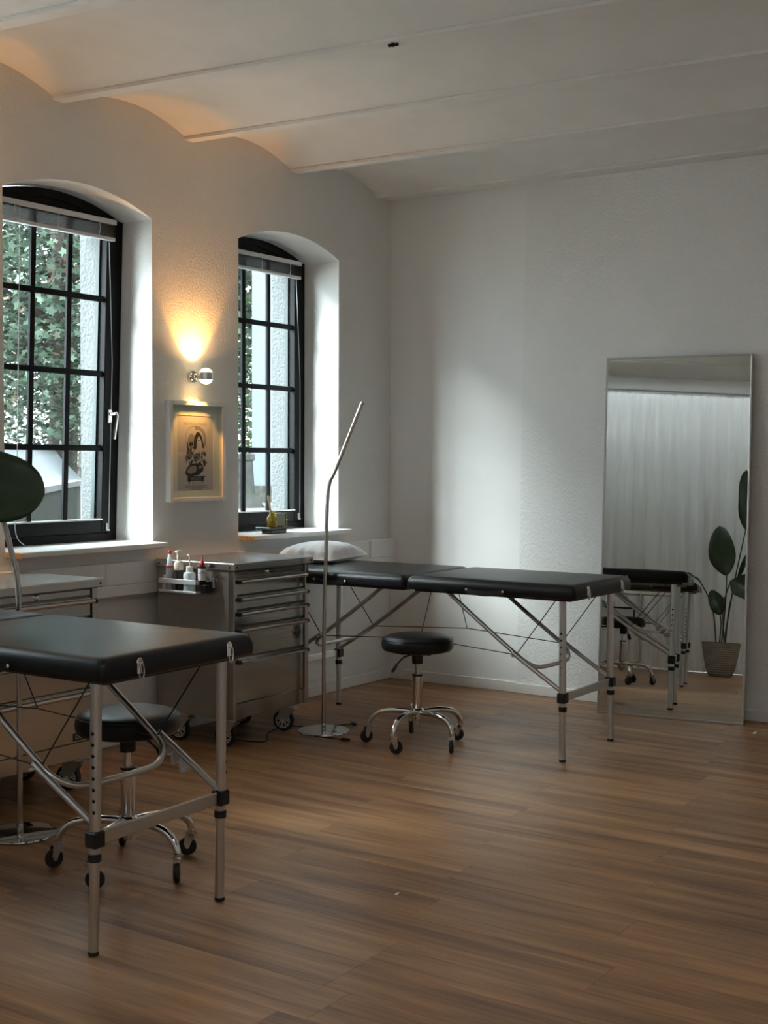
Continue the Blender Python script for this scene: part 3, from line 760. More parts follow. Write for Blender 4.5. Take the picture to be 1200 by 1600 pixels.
# ------------------------------------------------------------------ steel tool carts
def tool_cart(label, y0, emblem, badge, extra_dz=0.):
    # y0: left end of the cart; the drawer fronts face +x
    t = thing('tool_cart', label, 'tool cart', (.075, y0, 0), group='steel tool carts')
    Dp, Wd = .500, .630; zt = .912+extra_dz; zb = .150
    b = MB(); b.box((.0, .012, zb), (Dp-.03, Wd-.03, zt-.04)); b.build('carcass', STEELS, t, smooth=0)
    for y in (.012, Wd-.056):
        b = MB(); b.bbox((Dp-.030, y, zb), (Dp+.004, y+.026, zt-.038), .003); b.build('corner_post', STEEL, t)
    # lid with turned-down rim
    b = MB(); b.bbox((-.008, 0, zt-.038), (Dp+.014, Wd, zt), .004)
    l = b.build('top_lid', STEELTOP, t)
    c = MB()
    for y in (.022, Wd-.022): c.lathe([(.005, 0), (.005, .0015)], (Dp+.0135, y, zt-.020), 'x', 10)
    for x in (.022, Dp-.012): c.lathe([(.005, -.0015), (.005, 0)], (x, .0005, zt-.020), 'y', 10)
    c.build('rivets', HOLE, l, kind='stuff')
    zs = [.872, .840, .754, .683, .603, .451, .228]
    ya, yb = .042, Wd-.060
    xf = Dp-.006
    for k in range(6):
        z1, z0 = zs[k]+extra_dz-.002, zs[k+1]+extra_dz+.002
        b = MB(); b.bbox((Dp-.03, ya, z0), (xf, yb, z1), .003); d = b.build('drawer', STEEL, t)
        if k == 0:
            c = MB(); yl = .63*.44; c.lathe([(.012, xf), (.012, xf+.006), (.009, xf+.010), (.004, xf+.011)], (0, yl, (z0+z1)/2), 'x', 16); c.build('lock', CHROME, d)
            if emblem:
                c = MB(); c.bbox((xf+.010, yl-.002, (z0+z1)/2-.006), (xf+.014, yl+.030, (z0+z1)/2+.008), .002); c.build('key', BLACKP, d)
        else:
            zh = z1-.020
            c = MB(); c.bbox((xf, ya+.004, z1-.012), (xf+.010, yb-.004, z1-.004), .002); c.build('handle_recess', STEEL, d)
            c = MB(); c.cyl((xf+.018, ya+.012, zh), (xf+.018, yb+.004, zh), .0095, n=14); h = c.build('handle', STEELTOP, d)
            for y in (ya-.002, yb+.004):
                c = MB(); c.lathe([(.009, 0), (.0105, .002), (.0105, .012), (.009, .014)], (xf+.018, y, zh), 'y', 14); c.bbox((xf, y+.001, zh-.006), (xf+.018, y+.013, zh+.006), .001); c.build('handle_end', BLACKP, h)
        if k == 4 and emblem:
            yc, zc = yb-.058, z0+.080
            Mx = Matrix(((0, 0, 1, xf+.0006), (1, 0, 0, yc), (0, 1, 0, zc), (0, 0, 0, 1)))
            c = MB()
            for r0, r1 in ((.033, .0355),):
                c.loft([[tuple(Mx @ Vector((r*math.cos(a), r*1.15*math.sin(a), w_))) for a in np.linspace(0, 2*PI, 33)[:-1]] for r, w_ in ((r0, 0), (r1, 0), (r1, .0006), (r0, .0006))], False, False)
            c.prism([(-.020, .016), (-.012, .026), (0, .031), (.012, .026), (.020, .016), (.016, 0), (.008, -.008), (0, -.010), (-.008, -.008), (-.016, 0)], Mx, .0006)
            for sg in (-1, 1):
                for q in range(4): c.prism([(sg*(.006+.004*q), -.012-.003*q), (sg*(.012+.005*q), -.006+.002*q), (sg*(.014+.005*q), -.010+.002*q), (sg*(.009+.003*q), -.018-.002*q)], Mx, .0006)
            c.prism([(-.004, -.012), (.004, -.012), (.006, -.030), (0, -.034), (-.006, -.030)], Mx, .0006)
            c.build('emblem', BADGE, d, smooth=0, label='round dark emblem printed on the drawer')
        if k == 5 and badge:
            yc, zc = yb-.060, z0+.024
            c = MB(); c.bbox((xf, yc-.042, zc-.016), (xf+.002, yc+.042, zc+.016), .0008); o = c.build('badge', BADGE, d, label='small dark name badge with pale letters')
            text_mesh('DUEL', .026, Matrix(((0, 0, 1, xf+.0024), (1, 0, 0, yc), (0, 1, 0, zc), (0, 0, 0, 1))), 'badge_lettering', BADGEL, o)
    b = MB(); b.bbox((Dp-.03, ya-.004, zb), (xf-.004, yb+.004, .226+extra_dz*.5), .003); b.build('kick_panel', STEEL, t)
    for (x, y, sw) in ((.415, .088, .25), (.415, .548, .35), (.130, .070, .2), (.130, .548, .1)):
        d = Vector((math.cos(sw), math.sin(sw), 0)); e = Vector((-d.y, d.x, 0)); pc_ = Vector((x, y, 0)); ax = pc_-d*.028
        f = MB()
        f.box((x-.05, y-.036, .140), (x+.05, y+.036, .1495))
        f.lathe([(.024, .122), (.030, .128), (.030, .140)], (x, y, 0), n=18)
        for sg in (-1, 1):
            f.loft([[ax+e*(sg*.024+w_)+d*u+Vector((0, 0, z)) for u, z in ((-.018, .124), (.058, .124), (.052, .104), (.014, .046), (-.012, .046), (-.020, .08))] for w_ in (-.0018, .0018)])
        f.loft([[ax+e*w_+d*u+Vector((0, 0, z)) for u, z in ((-.02, .118), (.066, .112), (.070, .118), (.058, .126), (-.02, .126))] for w_ in (-.026, .026)])
        fo = f.build('caster', GALV, t)
        w_ = MB(); n = 28; rings = []
        for r, h in ((.036, -.013), (.044, -.0165), (.051, -.0155), (.055, -.008), (.055, .008), (.051, .0155), (.044, .0165), (.036, .013)):
            rings.append([ax+e*h+d*r*math.cos(2*PI*j/n)+Vector((0, 0, .055+r*math.sin(2*PI*j/n))) for j in range(n)])
        w_.loft(rings); w_.build('tyre', RUBBER, fo)
        w_ = MB()
        for sg in (-1, 1):
            for k in range(7):
                a = 2*PI*k/7; q = []
                for r, da in ((.006, -.5), (.022, -.16), (.038, -.34), (.038, -.12), (.024, .06), (.038, .22), (.038, .42), (.018, .2), (.006, .5)):
                    q.append((r*math.cos(a+da), r*math.sin(a+da)))
                w_.loft([[ax+e*(sg*(.0125)+w2)+d*u+Vector((0, 0, .055+v)) for u, v in q] for w2 in (-.002, .002)])
            rg = []
            for r, h in ((.035, .012), (.0395, .012), (.0395, .0168), (.035, .0168)):
                rg.append([ax+e*sg*h+d*r*math.cos(2*PI*j/n)+Vector((0, 0, .055+r*math.sin(2*PI*j/n))) for j in range(n)])
            w_.loft(rg+[rg[0]], False, False)
            rg = []
            for r, h in ((.010, .010), (.010, .030), (.006, .032)):
                rg.append([ax+e*sg*h+d*r*math.cos(2*PI*j/12)+Vector((0, 0, .055+r*math.sin(2*PI*j/12))) for j in range(12)])
            w_.loft(rg)
        w_.build('rim', RAILM, fo)
        w_ = MB(); w_.loft([[ax+e*h+d*.036*math.cos(2*PI*j/n)+Vector((0, 0, .055+.036*math.sin(2*PI*j/n))) for j in range(n)] for h in (-.009, .009)]); w_.build('wheel_disc', BLACKP, fo)
    return t
tool_cart('steel drawer cart with bottles hung on its side, next to the pillow', -2.218, True, False)
tool_cart('steel drawer cart at the left picture edge behind the near massage table', -3.685, False, True, -.006)

# rail basket hooked on the cart side, with its bottles
bk = thing('bottle_rack', 'aluminium rail rack hooked on the side of the steel cart holding bottles', 'rack', (.17, -2.300, .760))
b = MB(); b.bbox((0, .003, .045), (.245, .006, .068), .001); b.build('front_rail', RAILM, bk)
b = MB(); b.bbox((0, .003, 0), (.245, .006, .012), .001); b.bbox((0, .003, 0), (.245, .090, .003), .001); b.build('tray', RAILM, bk)
for x in (.0, .242):
    b = MB(); b.bbox((x, .005, .045), (x+.003, .0905, .068), .001); b.bbox((x, .005, 0), (x+.003, .0905, .012), .001); b.bbox((x, .0855, 0), (x+.003, .0905, .068), .001); b.build('side_rail', RAILM, bk)
b = MB(); b.bbox((.2465, .070, .000), (.275, .088, .060), .003); b.build('clip_holder', BLACKP, bk)
b = MB(); b.cyl((.290, .08, .03), (.290, .08, .078), .005, n=10); b.tube(cr([(.295, .08, .07), (.305, .08, .072), (.31, .085, .06)]), .0025, 6); b.box((.27, .082, .03), (.292, .086, .04)); b.build('clip', GALV, bk)
b = MB()
for x in (.30, .33): b.tube(cr([(x, .0895, .085), (x+.006, .080, .095), (x+.012, .084, .085), (x+.004, .088, .070)]), .003, 6)
b.build('hook', CHROME, bk)
zt_ = .764
def bottle(name, label, x, y, parts):
    t = thing(name, label, 'bottle', (x, y, zt_), group='bottles in the cart rack')
    for nm, prof, mat in parts:
        b = MB(); b.lathe(prof, n=22); b.build(nm, mat, t, smooth=40)
    return t
t = bottle('spray_bottle', 'grey labelled bottle with a red tip in the cart rack', .213, -2.262, [
    ('body', [(.018, 0), (.0195, .003), (.0195, .118), (.018, .128), (.012, .140)], BOTTLEG),
    ('label_band', [(.0197, .116), (.0199, .117), (.0199, .122), (.0197, .123)], RED),
    ('nozzle', [(.0135, .138), (.0135, .160), (.009, .166), (.009, .182)], BOTTLEW),
    ('red_tip', [(.0078, .181), (.0085, .184), (.0085, .196), (.006, .199)], RED)])
t = bottle('foam_pump_bottle', 'smoked bottle with a cream foam pump in the cart rack', .272, -2.262, [
    ('body', [(.018, 0), (.0195, .003), (.0195, .105), (.018, .112)], SMOKE),
    ('pump_collar', [(.0215, .106), (.023, .110), (.023, .138), (.017, .148), (.0095, .152)], CREAM),
    ('pump_head', [(.009, .150), (.009, .188), (.0135, .190), (.0135, .200), (.012, .201)], CREAM)])
b = MB(); b.bbox((-.024, -.003, .188), (-.008, .003, .198), .002); b.build('spout', CREAM, t)
t = bottle('wash_bottle', 'white squeeze wash bottle with a bent tube in the cart rack', .340, -2.258, [
    ('body', [(.028, 0), (.030, .004), (.030, .086), (.026, .096), (.014, .100)], BOTTLEW),
    ('screw_cap', [(.0165, .099), (.017, .101), (.017, .124), (.015, .126)], WHITEP)])
b = MB(); b.tube(cr([(0, 0, .12), (.001, 0, .150), (-.001, 0, .172), (-.006, 0, .181), (-.014, 0, .182)]), .0038, 8); b.build('bent_tube', WHITEP, t)
t = bottle('ink_bottle', 'small ink bottle with a pointed red cap beside the cart rack', .416, -2.252, [
    ('body', [(.0175, .040), (.019, .042), (.019, .122), (.016, .130)], BLACKP),
    ('paper_label', [(.0193, .062), (.0196, .063), (.0196, .118), (.0193, .119)], SCRAP),
    ('black_collar', [(.017, .119), (.020, .121), (.020, .127), (.013, .129)], BLACKP),
    ('red_cap', [(.0125, .128), (.014, .130), (.014, .142), (.009, .152), (.0055, .158), (.003, .178), (.001, .180)], RED)])
ia = math.atan2(CAM_POS.y+2.252, CAM_POS.x-.416)
text_mesh('LAIN', .016, Matrix.Rotation(ia+PI/2, 4, 'Z') @ Matrix.Translation((0, -.0200, .100)) @ Matrix.Rotation(PI/2, 4, 'X'), 'label_lettering', INK, t, extrude=.0003)
b = MB(); b.bbox((.003, -.016, 0), (.034, .018, .041), .003); b.build('holder_cup', BLACKP, t)
cp = MB(); cp.lathe([(.013, 0), (.013, .055), (.009, .072), (.008, .078)], n=14); o = cp.build('capped_tube', PINK); o.location = (.186, -2.268, zt_)
tag(o, 'tiny pink capped tube at the left end of the cart rack', 'bottle', 'bottles in the cart rack')

# ------------------------------------------------------------------ floor lamps
def floor_lamp(label, x, y, path, rad, cord=False):
    t = thing('floor_lamp', label, 'floor lamp', (x, y, 0), group='slim steel floor lamps')
    b = MB(); b.lathe([(.120, 0), (.134, .001), (.137, .004), (.136, .009), (.130, .011), (.02, .012)], n=56); b.build('base_plate', CHROME, t)
    b = MB(); b.lathe([(.011, .012), (.012, .014), (.012, .040), (.009, .045)], n=16); b.build('pole_socket', NICKEL, t)
    b = MB(); b.tube(cr(path[0], 6), rad, 14); b.build('pole', NICKEL, t)
    b = MB(); b.tube(cr(path[1], 6), rad*1.02, 14); b.build('light_arm', NICKEL, t)
    b = MB(); j = path[1][0]; b.tube([(j[0], j[1], j[2]-.012), (j[0], j[1], j[2]+.004)], rad*1.12, 14); b.build('joint', NICKEL, t)
    return t
LP = (.652, -1.582)
# the arm of the far lamp bends sideways in the plane facing the camera
ex = Vector((R.x, R.y, 0))*(.195)
t1 = floor_lamp('slim steel floor lamp with bent arm between the cart and the far stool', *LP,
    [[(0, 0, .02), (0, 0, .5), (.008, .006, .93)], [(.008, .006, .93), (.014, .008, 1.20), (.024, .016, 1.30), (.05, .035, 1.37), (ex.x, ex.y, 1.708)]], .0105)
t2 = floor_lamp('slim steel floor lamp at the left picture edge with a curved gooseneck', .818, -3.705,
    [[(0, 0, .02), (0, 0, .5), (0, 0, .90)], [(0, 0, .90), (-.004, -.003, .97), (-.020, -.014, 1.06), (-.042, -.03, 1.17), (-.09, -.065, 1.36), (-.20, -.14, 1.50)]], .0105)
b = MB(); b.tube(cr([(.683-.652, -1.362+1.582, .006), (-.1, .05, .005), (.471-.652-.06, -1.60+1.582, .005), (.43-.652, -1.72+1.582, .005), (.47-.652, -1.82+1.582, .005), (.55-.652, -1.92+1.582, .005), (.56-.652, -1.97+1.582, .005), (.50-.652, -2.0+1.582, .005), (.34-.652, -2.05+1.582, .005)], 8), .0032, 6); b.build('cord', CORD, t1)
b = MB(); b.tube([(.683-.662, -1.362+1.582, .008), (.683-.63, -1.362+1.57, .008)], .009, 8); b.build('plug', BLACKP, t1)
b = MB(); b.tube(cr([(.03, -.115, .008), (.053, -.131, .005), (.13, -.125, .005), (.20, -.118, .006)]), .003, 6); b.tube([(.20, -.118, .008), (.245, -.112, .008)], .007, 8); b.build('switch_cord', CORD, t1)

# ------------------------------------------------------------------ pillow
def pillow():
    b = MB(); n = 25; top = []; bot = []
    hx, hy = .18, .245
    for i in range(n):
        for j in range(n):
            u, v = -1+2*i/(n-1), -1+2*j/(n-1)
            e = max(0., (1-abs(u)**2.6))**.55*max(0., (1-abs(v)**2.6))**.55
            pin = 1-.10*(1-abs(v)**2)*(abs(u)**6)-0
            pin2 = 1-.10*(1-abs(u)**2)*(abs(v)**6)
            x, y = u*hx*pin, v*hy*pin2
            ang = math.atan2(v, u); rr = math.hypot(u, v)
            wr = .009*math.sin(ang*17)*rr*rr*min(1, e*3)*(1-e*.3)
            top.append((x, y, .020+.088*e+wr)); bot.append((x, y, .020-.018*min(1, e*2)))
    fs = []
    for i in range(n-1):
        for j in range(n-1):
            a = i*n+j; fs.append((a, a+n, a+n+1, a+1)); o = n*n; fs.append((o+a, o+a+1, o+a+n+1, o+a+n))
    b.add(top+bot, fs)
    per = [i*n for i in range(n)]+[(n-1)*n+j for j in range(1, n)]+[i*n+n-1 for i in range(n-2, -1, -1)]+[j for j in range(n-2, 0, -1)]
    b.f += [(per[k], per[(k+1) % len(per)], per[(k+1) % len(per)]+n*n, per[k]+n*n) for k in range(len(per))]; b.mi += [0]*len(per)
    o = b.build('pillow', LINEN, smooth=80)
    q = MB(); q.tube([(hx*1.0*x, hy*1.0*y, .021) for x, y in ((-.995, -.995), (0, -.90), (.995, -.995), (.90, 0), (.995, .995), (0, .90), (-.995, .995), (-.90, 0), (-.995, -.995))], .002, 6); q.build('seam', LINEN, o)
    return o
o = pillow(); o.location = (.295, -1.13, .847); o.rotation_euler = (0, 0, .18)
tag(o, 'plump white pillow at the head end of the far massage table', 'pillow')

# ------------------------------------------------------------------ things on the right-hand window sill
SZ = .9935
t = thing('dark_glass_tray', 'dark green glass tray stacked under the yellow diffuser on the sill', 'tray', (.005, -1.185, SZ))
b = MB(); b.bbox((-.03, -.085, 0), (.05, .045, .022), .003); b.build('lower_block', DGREEN, t)
b = MB(); b.bbox((-.05, -.115, .0225), (.055, .10, .036), .003); b.build('upper_plate', DGREEN, t)
t = thing('reed_diffuser', 'yellow glass reed diffuser on the dark tray in the window', 'diffuser', (.025, -1.235, SZ+.0365))
b = MB(); b.lathe([(.020, .0), (.0285, .002), (.030, .008), (.030, .052), (.024, .064), (.014, .070), (.013, .082), (.016, .084), (.016, .088), (.013, .089)], n=28); b.build('bottle', AMBERG, t, smooth=40)
b = MB(); b.lathe([(.018, .003), (.0275, .005), (.0275, .034), (.003, .0345)], n=24); b.build('fragrance_oil', AMBER, t, smooth=40)
for k, (dx, dy) in enumerate(((-.004, -.022), (-.002, -.016), (.006, -.020), (0, -.026), (-.006, -.012))):
    b = MB(); b.cyl((-dx, .014-.003*k, .008), (dx*1.2, dy-.014, .165+.004*k), .0028, n=6); b.build('reed', REED, t)
t = thing('scent_box', 'olive green glass box with a pale label standing on the dark tray', 'box', (-.035, -1.075, SZ+.0365))
b = MB(); b.bbox((-.030, -.082, 0), (.030, .0, .074), .002); b.build('box_back', OLIVE, t)
b = MB(); b.bbox((-.028, .001, 0), (.032, .016, .074), .002); b.build('box_side', OLIVE, t)
b = MB(); b.box((.0325, .002, .030), (.0332, .013, .040)); b.build('label_patch', SCRAP, t, smooth=0)

# ------------------------------------------------------------------ framed print
fr = thing('picture_frame', 'white framed poster hanging on the wall under the small lamp', 'picture', (0, -1.857, 1.452))
HW, HH, FD = .213, .262, .036
for nm, a, b_ in (('frame_bar', (0, -HW, -HH), (FD, -HW+.022, HH)), ('frame_bar', (0, HW-.022, -HH), (FD, HW, HH)), ('frame_bar', (0, -HW+.0225, HH-.022), (FD, HW-.0225, HH)), ('frame_bar', (0, -HW+.0225, -HH), (FD, HW-.0225, -HH+.022))):
    b = MB(); b.bbox(a, b_, .0015); b.build(nm, FRAMEW, fr)
b = MB(); b.box((.004, -HW+.02, -HH+.02), (.010, HW-.02, HH-.02)); b.build('backing', PRINTP, fr, smooth=0)
PWd, PHt = .138, .1955
pc_y, pc_z = .003, -.008
b = MB()
b.box((.0102, -HW+.021, -HH+.021), (.0125, -PWd+pc_y, HH-.021)); b.box((.0102, PWd+pc_y, -HH+.021), (.0125, HW-.021, HH-.021))
b.box((.0102, -PWd+pc_y, PHt+pc_z), (.0125, PWd+pc_y, HH-.021)); b.box((.0102, -PWd+pc_y, -HH+.021), (.0125, PWd+pc_y, -PHt+pc_z)); b.build('mat_board', MATB, fr, smooth=0)
pr = MB(); pr.box((.0101, -PWd+pc_y, -PHt+pc_z), (.0107, PWd+pc_y, PHt+pc_z)); PR = pr.build('poster', PRINTP, fr, smooth=0)
Mp = Matrix(((0, 0, 1, .0108), (1, 0, 0, pc_y), (0, 1, 0, pc_z), (0, 0, 0, 1)))
def art(mat, polys, lay=0):
    b = MB()
    for p in polys: b.prism(p, Matrix.Translation((.00012*lay, 0, 0)) @ Mp, .0001)
    b.build('artwork', mat, PR, smooth=0)
def arcpoly(cx, cy, r0, r1, a0, a1, n=14, sy=1.):
    A_ = [math.radians(a0+(a1-a0)*k/n) for k in range(n+1)]
    return [(cx+r1*math.cos(a), cy+r1*sy*math.sin(a)) for a in A_]+[(cx+r0*math.cos(a), cy+r0*sy*math.sin(a)) for a in A_[::-1]]
def ell(cx, cy, rx, ry, n=16, rot=0.):
    return [(cx+rx*math.cos(a)*math.cos(rot)-ry*math.sin(a)*math.sin(rot), cy+rx*math.cos(a)*math.sin(rot)+ry*math.sin(a)*math.cos(rot)) for a in (2*PI*k/n for k in range(n))]
art(INK3, [arcpoly(-.012, .075, .0625, .066, 60, 250), arcpoly(.012, .07, .052, .072, -35, 105), ell(-.03, .062, .03, .04)], 0)
hair = [(.000, .098), (.012, .112), (.032, .108), (.050, .085), (.060, .052), (.066, .02), (.052, .03), (.045, .06), (.030, .088), (.020, .085), (.010, .066), (.008, .03), (-.006, .01), (-.014, .03), (-.012, .07)]
art(INK, [hair, [(.018, .068), (.032, .070), (.030, .064), (.019, .063)], [(.006, .066), (.013, .067), (.012, .062), (.007, .062)], [(.010, .043), (.020, .045), (.015, .039)],
          [(-.066, .06), (-.060, .055), (-.052, .02), (-.058, -.01), (-.064, .02)], [(-.05, .055), (-.02, .058), (-.018, .040), (-.045, .034)]], 1)
rs_ = random.Random(4); jk = []; jm = []
for k in range(46):
    x = rs_.uniform(-.075, .085); z = rs_.uniform(-.055, .03); s_ = rs_.uniform(.005, .015); a = rs_.uniform(0, PI)
    if abs(x) > .05 and z > .01: continue
    (jk if k % 2 else jm).append(ell(x, z, s_, s_*.4, 7, a))
art(INK2, jm+[ell(.068, -.05, .012, .02), ell(.01, -.02, .03, .02), ell(-.045, -.005, .022, .03)], 0)
art(INK, jk+[ell(.072, -.058, .006, .012)], 1)
carp = [(-.078, -.105), (-.070, -.082), (-.045, -.060), (.0, -.052), (.045, -.055), (.062, -.075), (.058, -.095), (.020, -.118), (-.040, -.122), (-.070, -.118)]
art(INK, [carp], 1)
art(INK3, [[(-.066, -.102), (-.058, -.084), (-.038, -.070), (-.004, -.066), (.012, -.078), (.0, -.100), (-.035, -.110)], [(.022, -.070), (.044, -.066), (.050, -.076), (.028, -.084)]], 2)
art(INK, [[(-.070, -.121), (.082, -.121), (.066, -.128), (.064, -.150), (.056, -.150), (.046, -.170), (.050, -.147), (-.040, -.147), (-.054, -.172), (-.050, -.150), (-.062, -.150), (-.060, -.128)]], 2)
MR = lambda x, z, l: Matrix.Translation((.0003+.00012*l, 0, 0)) @ Mp @ Matrix.Translation((x, z, 0))
text_mesh('RADIX', .027, MR(.004, -.1355, 2), 'poster_title', INK3, PR, extrude=.00005)
text_mesh('E N G I N E', .014, MR(.006, -.158, 1), 'poster_subtitle', INK2, PR, extrude=.00005)
text_mesh('BIS UTE 4 UT MALER', .019, MR(.0, .152, 1), 'poster_heading', INK3, PR, extrude=.00005)
for k, s_ in enumerate(('VOM 4 BIS ZUM ENDE DES MONATS', 'NACH 20 UHR AN DER BAR ODER IM', 'LADEN ZU HABEN')):
    text_mesh(s_, .0105, MR(.004, -.172-.0095*k, 1), 'poster_small_print', INK, PR, extrude=.00005)
b = MB(); b.box((.022, -HW+.0215, -HH+.0215), (.0235, HW-.0215, HH-.0215)); b.build('glazing', PICGLASS, fr, smooth=0)

# ------------------------------------------------------------------ wall lamp
def wall_lamp(y, label):
    sc_ = thing('wall_lamp', label, 'wall lamp', (0, y, 1.843), group='chrome wall lamps')
    b = MB(); b.lathe([(.030, 0), (.032, .002), (.032, .016), (.028, .020), (.016, .022)], (0, 0, 0), 'x', 28); b.build('wall_mount', CHROME, sc_)
    b = MB(); b.lathe([(.012, .020), (.012, .030), (.018, .032), (.018, .040), (.010, .042), (.010, .062)], (0, 0, 0), 'x', 20); b.build('stem', CHROME, sc_)
    b = MB(); b.lathe([(.034, -.018), (.037, -.019), (.037, .019), (.034, .018), (.034, -.018)], (.100, 0, 0), 'z', 32, cap0=False, cap1=False); b.lathe([(.033, -.005), (.033, .005)], (.100, 0, 0), 'z', 24); b.build('lamp_band', CHROME, sc_)
    for s in (-1, 1):
        b = MB(); b.lathe([(.0335, s*.008), (.0335, s*.018), (.031, s*.026), (.024, s*.034), (.014, s*.039), (.002, s*.041)], (.100, 0, 0), 'z', 28); b.build('lens', LAMPGLASS, sc_, smooth=60)
        ld = bpy.data.lights.new('lamp_beam', 'SPOT'); ld.color = (1.0, .43, .09)
        ld.spot_size = math.radians(82 if s > 0 else 80); ld.spot_blend = .2 if s > 0 else .25; ld.shadow_soft_size = .02
        ld.energy = 3.3 if s > 0 else 3.3
        lo = bpy.data.objects.new('lamp_beam', ld); COL.objects.link(lo); lo.parent = sc_
        lo.location = (.090, 0, s*.044); lo.rotation_euler = (0, PI-math.radians(27) if s > 0 else math.radians(14), 0)
    ld = bpy.data.lights.new('lamp_scatter', 'SPOT'); ld.color = (1.0, .55, .22); ld.spot_size = math.radians(165); ld.spot_blend = 1.; ld.energy = 2.0; ld.shadow_soft_size = .03
    lo = bpy.data.objects.new('lamp_scatter', ld); COL.objects.link(lo); lo.parent = sc_; lo.location = (.105, 0, .050); lo.rotation_euler = (PI, 0, 0)
wall_lamp(-1.872, 'small chrome wall lamp with glass lenses shining up and down above the poster')
wall_lamp(-3.54, 'small chrome wall lamp left of the left window, outside the photo')

# ------------------------------------------------------------------ leaning mirror
mr = thing('standing_mirror', 'tall mirror with a thin metal frame leaning on the back wall', 'mirror', (1.599, -.290, 0), (-.062, 0, .161))
MW, MH, MD = .804, 1.997, .022
for a, b_ in (((0, 0, 0), (.010, MD, MH)), ((MW-.010, 0, 0), (MW, MD, MH)), ((.010, 0, 0), (MW-.010, MD, .010)), ((.010, 0, MH-.010), (MW-.010, MD, MH))):
    b = MB(); b.bbox(a, b_, .0015); b.build('frame_bar', MIRFRAME, mr)
b = MB(); b.box((.009, .004, .009), (MW-.009, .008, MH-.009)); b.build('mirror_glass', MIRROR, mr, smooth=0)
b = MB(); b.box((.009, .009, .009), (MW-.009, .016, MH-.009)); b.build('back_panel', GREYP, mr, smooth=0)

# ------------------------------------------------------------------ rear of the room, seen in the mirror
def curtain():
    b = MB(); nx, nz = 520, 14; x0, x1 = .05, 3.75
    rs = random.Random(11); ph = [rs.uniform(0, 6.28) for _ in range(6)]
    V = []
    for j in range(nz+1):
        z = 3.03-3.02*j/nz; t = j/nz
        for i in range(nx+1):
            u = i/nx; x = x0+(x1-x0)*u+.02*math.sin(9*u+ph[0])*t
            w = 58*u+1.6*math.sin(7*u+ph[1])+.5*t*math.sin(3*u+ph[5])
            y = .038*math.sin(2*PI*w*.37+ph[2])*(.55+.5*t)+.014*math.sin(2*PI*w*.9+ph[3])*(1-.4*t)*(.5+.5*math.sin(5*u+ph[0]))+.03*math.sin(2*PI*w*.15+ph[4])*(.3+.7*t)
            V.append((x, -6.93+y, z-.037*x*(1-t)))
    fs = [(j*(nx+1)+i, j*(nx+1)+i+1, (j+1)*(nx+1)+i+1, (j+1)*(nx+1)+i) for j in range(nz) for i in range(nx)]
    b.add(V, fs); return b.build('curtain', CURT, smooth=80)
tag(curtain(), 'sheer white floor-length curtain reflected in the mirror', 'curtain')
cr_ = thing('curtain_rail', 'slim white ceiling rail carrying the sheer curtain', 'curtain rail', (0, -6.93, 0))
b = MB(); b.loft([[(x, y, 3.036-.037*x+z) for y, z in ((-.02, 0), (.02, 0), (.02, .02), (-.02, .02))] for x in (.02, 3.8)]); b.build('rail', BLINDW, cr_, smooth=0)

def leaf_mesh(L, W, droop, fold=.25, n=18, wav=.02, blunt=.9):
    # blade along +x from the origin, width along y, drooping in -z
    V = []; m_ = 8
    for i in range(n+1):
        u = math.sin(PI/2*i/n) if blunt > 1 else i/n
        hw = W/2*(math.sin(PI*min(1, u*.5/.42))**.75 if u < .42 else (max(0., 1-((u-.42)/.58)**(4.5 if blunt > 1 else 2.0)))**(.5 if blunt > 1 else .62))
        hw = max(hw, .002)
        for j in range(m_+1):
            v = -1+2*j/m_
            V.append((L*u, hw*v, -droop*u*u*L+fold*abs(v)*hw+wav*math.sin(9*u+2.5*v)*abs(v)*.5))
    fs = [(i*(m_+1)+j, (i+1)*(m_+1)+j, (i+1)*(m_+1)+j+1, i*(m_+1)+j+1) for i in range(n) for j in range(m_)]
    rib = [(L*u, 0, -droop*u*u*L-.003) for u in (k/n for k in range(n+1))]
    return V, fs, rib
def put_leaf(parent, base, foot, d, nrm, L, W, droop=.25, **kw):
    d = Vector(d).normalized(); n_ = Vector(nrm); n_ = (n_-d*n_.dot(d)).normalized(); s_ = n_.cross(d)
    M = Matrix(((d.x, s_.x, n_.x, base[0]), (d.y, s_.y, n_.y, base[1]), (d.z, s_.z, n_.z, base[2]), (0, 0, 0, 1)))
    V, fs, rib = leaf_mesh(L, W, droop, **kw)
    b = MB(); b.add(V, fs); b.xf(M)
    o = b.build('leaf', LEAFD, parent, smooth=80)
    so = o.modifiers.new('thickness', 'SOLIDIFY'); so.thickness = .0012
    b = MB(); b.tube(rib, [.005*(1-.8*k/(len(rib)-1)) for k in range(len(rib))], 6); b.xf(M); b.build('midrib', LEAFM, o)
    b = MB(); bp, fp = Vector(base), Vector(foot)
    md = (bp+fp)/2+Vector((0, 0, .06))-(d*.05)*Vector((1, 1, 0))
    b.tube(cr([fp, md, bp+d*.002], 6), .007, 8); b.build('stalk', STEMM, o)
def ribbed_pot(t, r0, r1, h):
    pf = []; n = 60
    pf.append((.02, .0)); pf.append((r0, .002))
    for k in range(n+1):
        u = k/n; r = r0+(r1-r0)*(u**.62); pf.append((r+.0025*math.sin(u*2*PI*15), .004+(h-.006)*u))
    pf += [(r1+.003, h), (r1-.010, h), (r1-.014, h-.03), (.01, h-.035)]
    b = MB(); b.lathe(pf, n=44); o = b.build('pot', POTM, t, smooth=50)
    b = MB(); b.lathe([(.01, h-.034), (r1-.016, h-.030), (.01, h-.022)], n=24); b.build('soil', SOIL, o)
p1 = thing('potted_plant', 'strelitzia in a ribbed grey pot by the curtain, seen in the mirror', 'plant', (2.18, -6.50, 0), group='strelitzia plants')
ribbed_pot(p1, .110, .195, .345)
